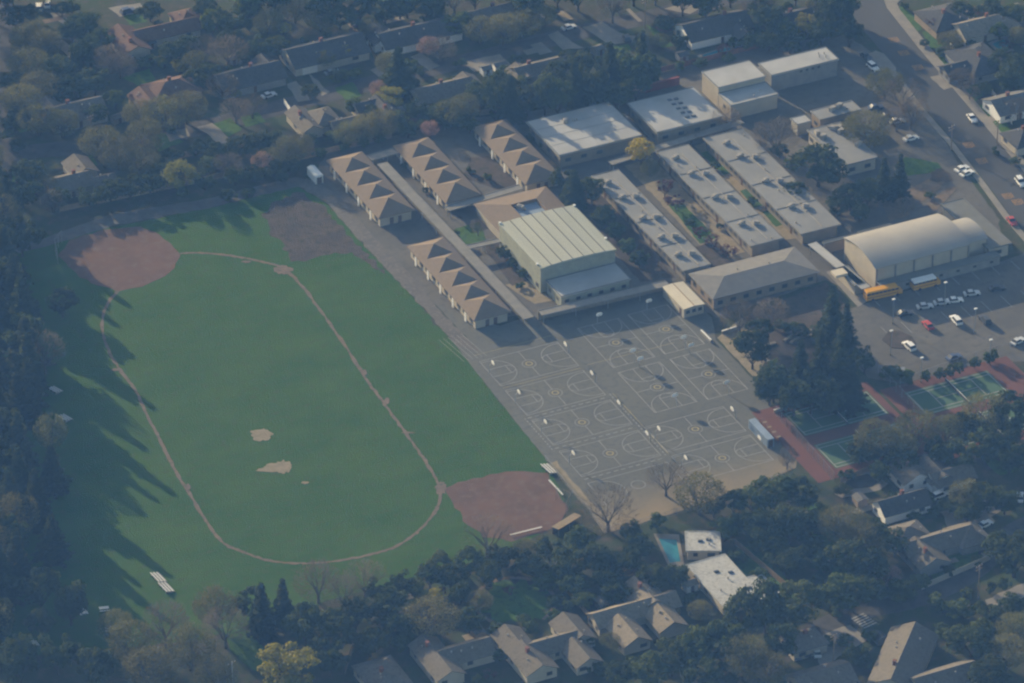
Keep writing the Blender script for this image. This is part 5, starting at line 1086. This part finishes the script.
def car(px, py, ang, col, label, suv=False, z=.05):
    k = (col, suv)
    if k not in CARS: CARS[k] = car_parts(CC[col], suv)
    b, g, w, l, L, hw = CARS[k]; p = G(px, py, .6)
    t = thing('parked_car', label, 'car', (p.x, p.y, z), ang, 'cars around the school')
    link('body', b, t); link('window_glass', g, t)
    for x in (-L/2+.85, L/2-.9):
        for s in (-1, 1): link('wheel', w, t, (x, s*(hw-.06), .33))
    for s in (-1, 1): link('headlight', l, t, (L/2+.0, s*.6, .62))
CC = {'white': (.78, .77, .74), 'silver': (.52, .53, .54), 'dark': (.045, .05, .06), 'blue': (.05, .08, .16), 'red': (.42, .05, .04), 'grey': (.20, .21, .22)}
d = G(924, 107)-G(894, 67); RA = math.atan2(d.y, d.x)
for a in [(39, 7, 1.2, 'white', 'left white car of the pair at the top left corner', True), (47, 4, 1.2, 'white', 'right white car of the pair at the top left corner'), (128, 11, .1, 'blue', 'dark blue car on the drive above the brown-roofed house', True),
          (269, 95, .1, 'silver', 'silver car on the shaded drive left of the sunlit junction'), (332, 72, .05, 'grey', 'grey-blue car before the long house with yellow gable'), (569, 27, .05, 'silver', 'silver car on the top street in shade'), (627, 38, 1.3, 'dark', 'dark car on the sunlit drive above the evergreens'),
          (873, 67, -1.5, 'white', 'white van-like car beside the pale island near the flat hall', True), (866, 56, -1.5, 'dark', 'dark car behind the white van-like car by the island'), (876, 107, -.2, 'blue', 'dark blue car parked under the leafless tree by the office'), (888, 116, -.2, 'dark', 'dark car beside the silver one in the drop-off'), (897, 121, -.2, 'silver', 'silver car with long shadow in the school drop-off'), (869, 133, -.2, 'grey', 'grey car half under the olive tree by the office'),
          (911, 138, 0, 'white', 'white car with long shadow near the drop-off exit'), (972, 118, RA, 'white', 'white car driving along the main road'), (962, 168.5, .2, 'white', 'upper white car of the pair beside the planter circle'), (967, 173, .2, 'white', 'lower white car of the pair beside the planter circle'), (1012, 221, RA, 'red', 'red car on the main road beside the side wing'), (1020.5, 182, RA, 'white', 'white car at the right edge of the road', True),
          (925, 306, -.25, 'silver', 'leftmost silver car in the shaded parking row'), (942, 302, -.25, 'silver', 'second silver car in the shaded parking row'), (955, 300, -.25, 'white', 'third car, white, in the shaded parking row'), (972, 293, -.25, 'silver', 'rightmost silver car in the shaded parking row'), (956, 320, 1.5, 'white', 'white car parked alone in the shaded lot', True), (928, 325, 1.5, 'red', 'red car at the shadow edge of the parking lot'), (985, 320, 1.5, 'dark', 'dark car below the right lamp post in the lot', True), (905, 313, -.2, 'dark', 'dark car near the left lamp post in the lot'), (997, 288, -.2, 'dark', 'dark car at the far right of the shaded lot'),
          (909, 346, 1.6, 'white', 'white car beside the round traffic island', True), (954, 357, .1, 'blue', 'dark blue car by the shrubs above the tennis court'), (899, 371, .1, 'grey', 'grey car in tree shade left of the tennis shrubs'), (1018, 341, .3, 'silver', 'silver car at the right edge of the sunlit lot'),
          (940, 495, .15, 'white', 'white car on the drive by the white-gabled cottage', True), (985, 524, .25, 'white', 'white car glinting on the drive in the curved street'), (1020, 497, 1.0, 'silver', 'silver car at the right edge by the curved street'), (797, 654, 1.2, 'grey', 'leftmost of the three cars by the dusty tan roof'), (807, 651, 1.2, 'dark', 'middle one of the three cars by the dusty tan roof'), (817, 652, 1.2, 'white', 'rightmost of the three cars by the dusty tan roof')]:
    car(*a)
# school buses
def bus(p, q, label, white):
    a = G(*p, 1); b = G(*q, 1); L = (b-a).length; ang = math.atan2(b.y-a.y, b.x-a.x); c = (a+b)/2
    t = thing('school_bus', label, 'bus', (c.x, c.y, .03), ang, 'school buses beside the vaulted hall'); h = L/2
    mb = MB(); mb.box(-h, h-1.3, -1.2, 1.2, .45, 2.0); mb.box(h-1.298, h, -1.05, 1.05, .45, 1.5); mb.build('body', M['bus'], t)
    mb = MB(); mb.box(-h+.1, h-1.35, -1.19, 1.19, 2.002, 2.6); mb.build('window_band', M['glass'], t)
    mb = MB(); mb.hexa([(-h, -1.2, 2.602), (h-1.3, -1.2, 2.602), (h-1.3, 1.2, 2.602), (-h, 1.2, 2.602)], [(-h+.15, -.95, 3.0), (h-1.45, -.95, 3.0), (h-1.45, .95, 3.0), (-h+.15, .95, 3.0)]); mb.build('roof', M['white'] if white else M['bus'], t)
    for s in (-1, 1):
        mb = MB(); mb.box(-h, h-1.3, min(s*1.202, s*1.23), max(s*1.202, s*1.23), 1.2, 1.32); mb.build('side_stripe', M['dark_metal'], t)
        for x in (-h+1.8, h-1.6):
            mb = MB(); mb.tube((x, s*1.0, .42), (x, s*1.22, .42), .46, .46, 12); mb.build('wheel', M['rubber'], t)
    n = int(2*h/1.1)
    for i in range(1, n):
        for s in (-1, 1):
            x = -h+2*h*i/n
            if x > h-1.5: continue
            mb = MB(); mb.box(x-.06, x+.06, min(s*1.191, s*1.205), max(s*1.191, s*1.205), 2.003, 2.6); mb.build('window_pillar', M['bus'], t)
bus((865, 297.5), (901, 289.5), 'yellow school bus at the corner of the vaulted hall', False)
bus((912, 287), (939, 280.5), 'yellow school bus with white roof along the vaulted hall', True)

# ---------------------------------------------------------------- street furniture and field furniture
def lamp(px, py, label, h=7.5):
    p = G(px, py, h); t = thing('lamp_post', label, 'lamp post', (p.x, p.y, .03), 0, 'lamp posts of the car park')
    mb = MB(); mb.tube((0, 0, 0), (0, 0, .6), .22, .22, 8); mb.build('base', M['concrete'], t)
    mb = MB(); mb.tube((0, 0, .6), (0, 0, h), .10, .07, 6); mb.build('pole', M['post'], t)
    mb = MB(); mb.hexa([(-.45, -.3, h), (.45, -.3, h), (.45, .3, h), (-.45, .3, h)], [(-.4, -.25, h+.2), (.4, -.25, h+.2), (.4, .25, h+.2), (-.4, .25, h+.2)]); mb.build('lamp_head', M['white_gloss'], t)
for a in [(893.8, 299.5, 'lamp post at the shadow edge beside the left bus'), (945.7, 282.7, 'lamp post along the bus lane by the vaulted hall'), (975.8, 309, 'lamp post on the right of the shaded lot'), (891.5, 331, 'lamp post on the round traffic island'), (991, 340, 'lamp post in the sunlit part of the lot'), (922, 358, 'lamp post below the round traffic island')]: lamp(*a)
def upole(px, py, label, h=10.0, arms=2, m='wood'):
    p = G(px, py); t = thing('utility_pole', label, 'pole', (p.x, p.y, 0), .3, 'utility poles in the streets')
    mb = MB(); mb.tube((0, 0, 0), (0, 0, h), .17, .11, 7); mb.build('pole', M[m], t)
    for k in range(arms):
        mb = MB(); mb.box(-1.2, 1.2, .12, .24, h-.7-k*.9, h-.56-k*.9); mb.build('cross_arm', M['wood'], t)
    for k in range(3): mb = MB(); mb.tube((-1+k, .18, h-.56), (-1+k, .18, h-.3), .07, .05, 6); mb.build('insulator', M['white_gloss'], t)
for a in [(233, 692, 'pale utility pole at the bottom edge left of the yellow-green tree', 9.0, 1, 'bench'), (978, 598, 'utility pole by the curved bottom right street'), (92, 146, 'utility pole beside the top left street'), (645, 28, 'utility pole on the top street above the evergreens'), (951, 150, 'utility pole on the pavement left of the main road', 8.0), (997, 145, 'utility pole on the pavement right of the main road', 8.0), (833, 668, 'utility pole among the bottom gardens near the vans')]: upole(*a)
def bleacher(px, py, L, rows, label, ang=math.pi/2):
    p = G(px, py, .4); t = thing('bleacher', label, 'bleacher', (p.x, p.y, .03), ang, 'metal bleachers at the field')
    for i in range(rows):
        mb = MB(); mb.box(-L/2, L/2, i*.85, i*.85+.34, .40+i*.22, .46+i*.22); mb.build('seat_plank', M['bench'], t)
        mb = MB(); mb.box(-L/2, L/2, i*.85-.36, i*.85-.16, .16+i*.22, .2+i*.22); mb.build('foot_plank', M['post'], t)
    for x in (-L/2+.4, 0, L/2-.4):
        mb = MB(); mb.hexa([(x-.04, -.3, 0), (x+.04, -.3, 0), (x+.04, rows*.75-.3, 0), (x-.04, rows*.75-.3, 0)], [(x-.04, -.3, .14), (x+.04, -.3, .14), (x+.04, rows*.75-.3, .37+(rows-1)*.22), (x-.04, rows*.75-.3, .37+(rows-1)*.22)]); mb.build('frame', M['post'], t)
bleacher(161.5, 576.5, 4.6, 3, 'upper of the two white bleachers on the lower left grass', R(95)); bleacher(169.5, 586.5, 4.6, 3, 'lower of the two white bleachers on the lower left grass', R(95))
bleacher(58, 388.5, 3.4, 3, 'white bleacher in tree shade at the left, upper one', R(110)); bleacher(68, 416.5, 3.4, 3, 'white bleacher in tree shade at the left, lower one', R(110))
bleacher(552, 468, 4.8, 3, 'pale bleacher between brown infield and blacktop', R(95))
def long_bench(p, q, label):
    a = G(*p, .45); b = G(*q, .45); L = (b-a).length; c = (a+b)/2; t = thing('bench', label, 'bench', (c.x, c.y, .05), math.atan2(b.y-a.y, b.x-a.x))
    mb = MB(); mb.box(-L/2, L/2, -.22, .22, .42, .5); mb.build('seat', M['bench'], t)
    for x in (-L/2+.5, 0, L/2-.5): mb = MB(); mb.box(x-.05, x+.05, -.18, .18, 0, .418); mb.build('leg', M['post'], t)
long_bench((549, 480), (563, 495), 'long pale players bench beside the brown infield')
long_bench((510, 535), (542, 527), 'long low players bench below the brown infield')
# dugout roof
a = G(555, 528, 2.3); b = G(578, 514, 2.3); L = (b-a).length; c = (a+b)/2; t = thing('dugout', 'tan plank-roofed dugout at the corner of the brown infield', 'shelter', (c.x, c.y, .03), math.atan2(b.y-a.y, b.x-a.x))
for i in range(6): mb = MB(); mb.hexa([(-L/2, -1.2+i*.4, 2.25-i*.03), (L/2, -1.2+i*.4, 2.25-i*.03), (L/2, -.83+i*.4, 2.23-i*.03), (-L/2, -.83+i*.4, 2.23-i*.03)], [(-L/2, -1.2+i*.4, 2.33-i*.03), (L/2, -1.2+i*.4, 2.33-i*.03), (L/2, -.83+i*.4, 2.31-i*.03), (-L/2, -.83+i*.4, 2.31-i*.03)]); mb.build('roof_plank', M['bare'] if i % 2 else M['wood'], t)
for x in (-L/2+.2, 0, L/2-.2):
    for y in (-1.0, 1.0): mb = MB(); mb.box(x-.06, x+.06, y-.06, y+.06, 0, 2.06); mb.build('post', M['wood'], t)
mb = MB(); mb.box(-L/2+.2, L/2-.2, .75, .9, 0, 1.8); mb.build('back_wall', M['brown_wall'], t)
# chain-link fences and backstops: posts, rails and wires
def fence(label, pxs, h=1.8, name='chain_link_fence', step=3.0, wires=7):
    P = [G(*p) for p in pxs]; c = sum(P, Vector())/len(P); t = thing(name, label, 'fence', (c.x, c.y, 0))
    rail = MB(); net_ = MB()
    for a, b in zip(P[:-1], P[1:]):
        a = a-c; b = b-c; L = (b-a).length; n = max(1, int(L/step))
        for i in range(n+1):
            p = a.lerp(b, i/n); mb = MB(); mb.tube((p.x, p.y, 0), (p.x, p.y, h), .05, .05, 5); mb.build('post', M['post'], t)
        rail.tube((a.x, a.y, h-.05), (b.x, b.y, h-.05), .035, .035, 4)
        for k in range(wires): z = .1+(h-.2)*k/wires; net_.tube((a.x, a.y, z), (b.x, b.y, z), .012, .012, 3, cap=False)
        m = int(L/.5)
        for i in range(m):
            p = a.lerp(b, i/m); q = a.lerp(b, min(1, (i+1)/m)); net_.tube((p.x, p.y, .05), (q.x, q.y, h-.1), .01, .01, 3, cap=False)
    rail.build('top_rail', M['post'], t); net_.build('wire_mesh', M['post'], t)
fence('wire fence along the bottom edge of the blacktop', [(604, 534), (640, 526), (690, 511), (740, 495), (792, 474)], 2.0)
fence('wire fence between blacktop silt and the brown infield', [(545, 460), (566, 486), (590, 514), (604, 533)], 1.4)
fence('tall wire fence dividing the two tennis pads', [(878, 374), (938, 436)], 3.0)
fence('tall wire fence above the right tennis pad', [(900, 388), (985, 358), (1010, 352)], 3.0)
fence('tall wire fence on the left of the tennis pad by the container', [(776, 416), (834, 482)], 3.0)
fence('wire backstop screen behind the upper left infield', [(62, 243), (55, 252), (58, 264)], 4.0, 'backstop', 2.0)
fence('wire backstop screen at the right corner of the lower infield', [(556, 500), (571, 506), (566, 516)], 4.0, 'backstop', 2.0)
# board fences between gardens
def board_fence(label, p, q, m='wood', h=1.8):
    a = G(*p); b = G(*q); L = (b-a).length; c = (a+b)/2; t = thing('garden_fence', label, 'fence', (c.x, c.y, 0), math.atan2(b.y-a.y, b.x-a.x), 'board fences between gardens')
    n = max(3, int(L/2.4))
    for i in range(n):
        u0, u1 = -L/2+L*i/n, -L/2+L*(i+1)/n; mb = MB(); mb.box(u0+.06, u1-.06, -.03, .03, .08, h-.04*(i % 2)); mb.build('fence_panel', M[m], t)
        mb = MB(); mb.box(u0-.055, u0+.055, -.06, .06, 0, h+.08); mb.build('post', M[m], t)
for a in [('long board fence between the lane and the top left gardens', (60, 212), (300, 162)), ('board fence behind the first hip-roofed classrooms', (300, 160), (392, 138)), ('pale fence left of the tan-roofed house near the classrooms', (284, 104), (304, 132), 'white'), ('board fence between the evergreens and the white roofs', (480, 116), (640, 90)), ('reddish board fence below the blue swimming pool', (655, 74), (760, 48), 'rust'), ('board fence above the brown hip-roofed house', (120, 68), (180, 58)), ('white garden wall by the house right of the road', (950, 48), (972, 72), 'white'), ('white garden wall below the grey house by the road', (992, 95), (1012, 125), 'white'), ('board fence right of the oval lawn', (560, 585), (592, 622)), ('board fence between bottom tan houses', (600, 585), (640, 572)), ('board fence below the tennis pads', (840, 484), (900, 458)), ('pale wall along the curved street front garden', (922, 590), (990, 560), 'cream'), ('board fence between the dark houses at top', (366, 40), (376, 62)), ('board fence beside the brown-roofed house and trees', (190, 70), (212, 92)), ('board fence behind the white flat-roofed house', (735, 545), (800, 600)), ('board fence in shade left of bottom hip roof', (355, 640), (345, 675)), ('red board wall right of the small pool', (1008, 32), (1022, 48), 'rust')]: board_fence(*a)
# picnic tables under the left trees
def table(px, py, label):
    p = G(px, py, .7); t = thing('picnic_table', label, 'table', (p.x, p.y, .03), random.Random(px).uniform(0, 3), 'picnic tables under the trees')
    mb = MB(); mb.box(-1.2, 1.2, -.45, .45, .7, .77); mb.build('table_top', M['bench'], t)
    for s in (-1, 1):
        mb = MB(); mb.box(-1.2, 1.2, s*.85-.16, s*.85+.16, .42, .47); mb.build('seat', M['bench'], t); mb = MB(); mb.box(s*.8-.05, s*.8+.05, -.8, .8, .3, .38); mb.box(s*.8-.05, s*.8+.05, -.4, -.3, 0, .7); mb.box(s*.8-.05, s*.8+.05, .3, .4, 0, .7); mb.build('leg', M['post'], t)
for a in [(34, 643, 'picnic table glinting at the bottom left corner'), (83, 611, 'picnic table in shade, upper left of the three'), (104, 608, 'picnic table in shade, upper right of the three'), (110, 628, 'picnic table in shade, lowest of the three')]: table(*a)
# amphitheatre seat walls
c = G(818, 352)
for k, (r, a0, a1) in enumerate(((7.5, .4, 2.2), (9.5, .4, 2.2), (5.0, 1.4, 3.6))):
    t = thing('curved_seat_wall', ['inner curved concrete seat wall among the conifers', 'outer curved concrete seat wall among the conifers', 'small curved seat wall left of the conifers'][k], 'wall', (c.x-(9 if k == 2 else 0), c.y+(3 if k == 2 else 0), 0))
    n = 10
    for i in range(n):
        a, b = a0+(a1-a0)*i/n+.01, a0+(a1-a0)*(i+1)/n-.01; mb = MB(); Q = [(r*math.cos(a), r*math.sin(a)), ((r+.9)*math.cos(a), (r+.9)*math.sin(a)), ((r+.9)*math.cos(b), (r+.9)*math.sin(b)), (r*math.cos(b), r*math.sin(b))]
        mb.prism(Q, 0, .55); mb.build('wall_segment', M['concrete'], t)
# low kerb wall at the blacktop corner and gate boards
def low_wall(label, p, q, h=.9, w=.35, m='concrete'):
    a = G(*p); b = G(*q); L = (b-a).length; c = (a+b)/2; t = thing('low_wall', label, 'wall', (c.x, c.y, .02), math.atan2(b.y-a.y, b.x-a.x))
    mb = MB(); mb.box(-L/2, L/2, -w/2, w/2, 0, h); mb.build('wall_body', M[m], t); mb = MB(); mb.box(-L/2-.05, L/2+.05, -w/2-.05, w/2+.05, h+.002, h+.1); mb.build('coping', M['white'], t)
low_wall('low pale wall by the portable shadow corner', (701, 333), (711, 343)); low_wall('short low wall between blacktop and conifers', (722, 334), (738, 329)); low_wall('low pale wall at the upper tennis pad corner', (774, 413), (788, 409))
# striped crossing
p = G(864, 621)
mb = MB()
for k in range(6): mb.poly([(-2.0, -2.6+k*.95, 0), (2.0, -2.6+k*.95, 0), (2.0, -2.1+k*.95, 0), (-2.0, -2.1+k*.95, 0)])
tag(mb.build('crossing_stripes', M['paint'], None, (p.x, p.y, .07), (0, 0, .2)), kind='structure')

# garden clutter: sheds, patios
rg = random.Random(5)
def shed(px, py, label):
    p = G(px, py, 1.2); t = thing('garden_shed', label, 'shed', (p.x, p.y, 0), rg.choice((0, R(90), .2)), 'small sheds in the gardens'); a, b = rg.uniform(1.3, 1.9), rg.uniform(1.1, 1.5)
    gable_block(t, -a, a, -b, b, 1.9, .6, 'x', rg.choice(('white', 'tan_wall', 'grey_wall')), rg.choice(('r_grey', 'r_tan', 'r_dark')), .2, thick=.08); door(t, 0, -b, 0, .9, 1.7, -math.pi/2)
for a in [(150, 44, 'small shed right of the brown-roofed house gable'), (118, 118, 'small shed near the top left street bend'), (232, 60, 'small shed in shade among leafless trees'), (300, 58, 'small shed left of the long yellow-gabled house'), (398, 112, 'small shed below the pointed conifer house'), (486, 70, 'small shed right of the dormer-vent house'), (500, 66, 'pale shed beside the thin lit roof strips'), (682, 56, 'small shed left of the blue swimming pool'), (598, 50, 'small shed below the sunlit top drive'), (960, 60, 'small shed on the lawn right of the main road'), (880, 638, 'small white shed beside the long slanting roof'), (690, 585, 'small shed left of the large white flat roof'), (478, 632, 'small shed between the L-shaped and gabled houses'), (602, 604, 'small shed left of the crossing gables house'), (832, 520, 'small shed between big olive trees'), (860, 500, 'small shed left of the white-gabled cottage')]: shed(*a)
k = 0
while k < 46:
    x, y = rg.choice([(rg.uniform(10, 300), rg.uniform(10, 195)), (rg.uniform(300, 800), rg.uniform(5, 70)), (rg.uniform(700, 1020), rg.uniform(500, 675)), (rg.uniform(960, 1020), rg.uniform(5, 100)), (rg.uniform(400, 640), rg.uniform(590, 675))])
    p = G(x, y)
    if not clear(p, -.5): continue
    k += 1; a = rg.uniform(1.0, 4.2); b = rg.uniform(.6, 1.6); an = rg.choice((0, 0, R(90))); c_, s_ = math.cos(an), math.sin(an)
    tag(tri_sheet(rg.choice(('patio', 'garden_path')), [(p.x+u*c_-v*s_, p.y+u*s_+v*c_) for u, v in ((-a, -b), (a, -b), (a, b), (-a, b))], .078+.0005*k, M[rg.choice(('concrete', 'path', 'bare', 'concrete'))]), kind='structure')

# ---------------------------------------------------------------- the air
hm = bpy.data.materials.new('haze'); hm.use_nodes = True
n = hm.node_tree.nodes; n.remove(n['Principled BSDF'])
pv = n.new('ShaderNodeVolumePrincipled'); pv.inputs['Color'].default_value = (.20, .45, 1.0, 1); pv.inputs['Density'].default_value = .000105; pv.inputs['Absorption Color'].default_value = (1, 1, 1, 1); pv.inputs['Anisotropy'].default_value = 0.0
hm.node_tree.links.new(pv.outputs[0], n['Material Output'].inputs['Volume'])
mb = MB(); mb.box(-5050, 5050, -5050, 5050, -1.0, 800); tag(mb.build('haze', hm), kind='stuff')
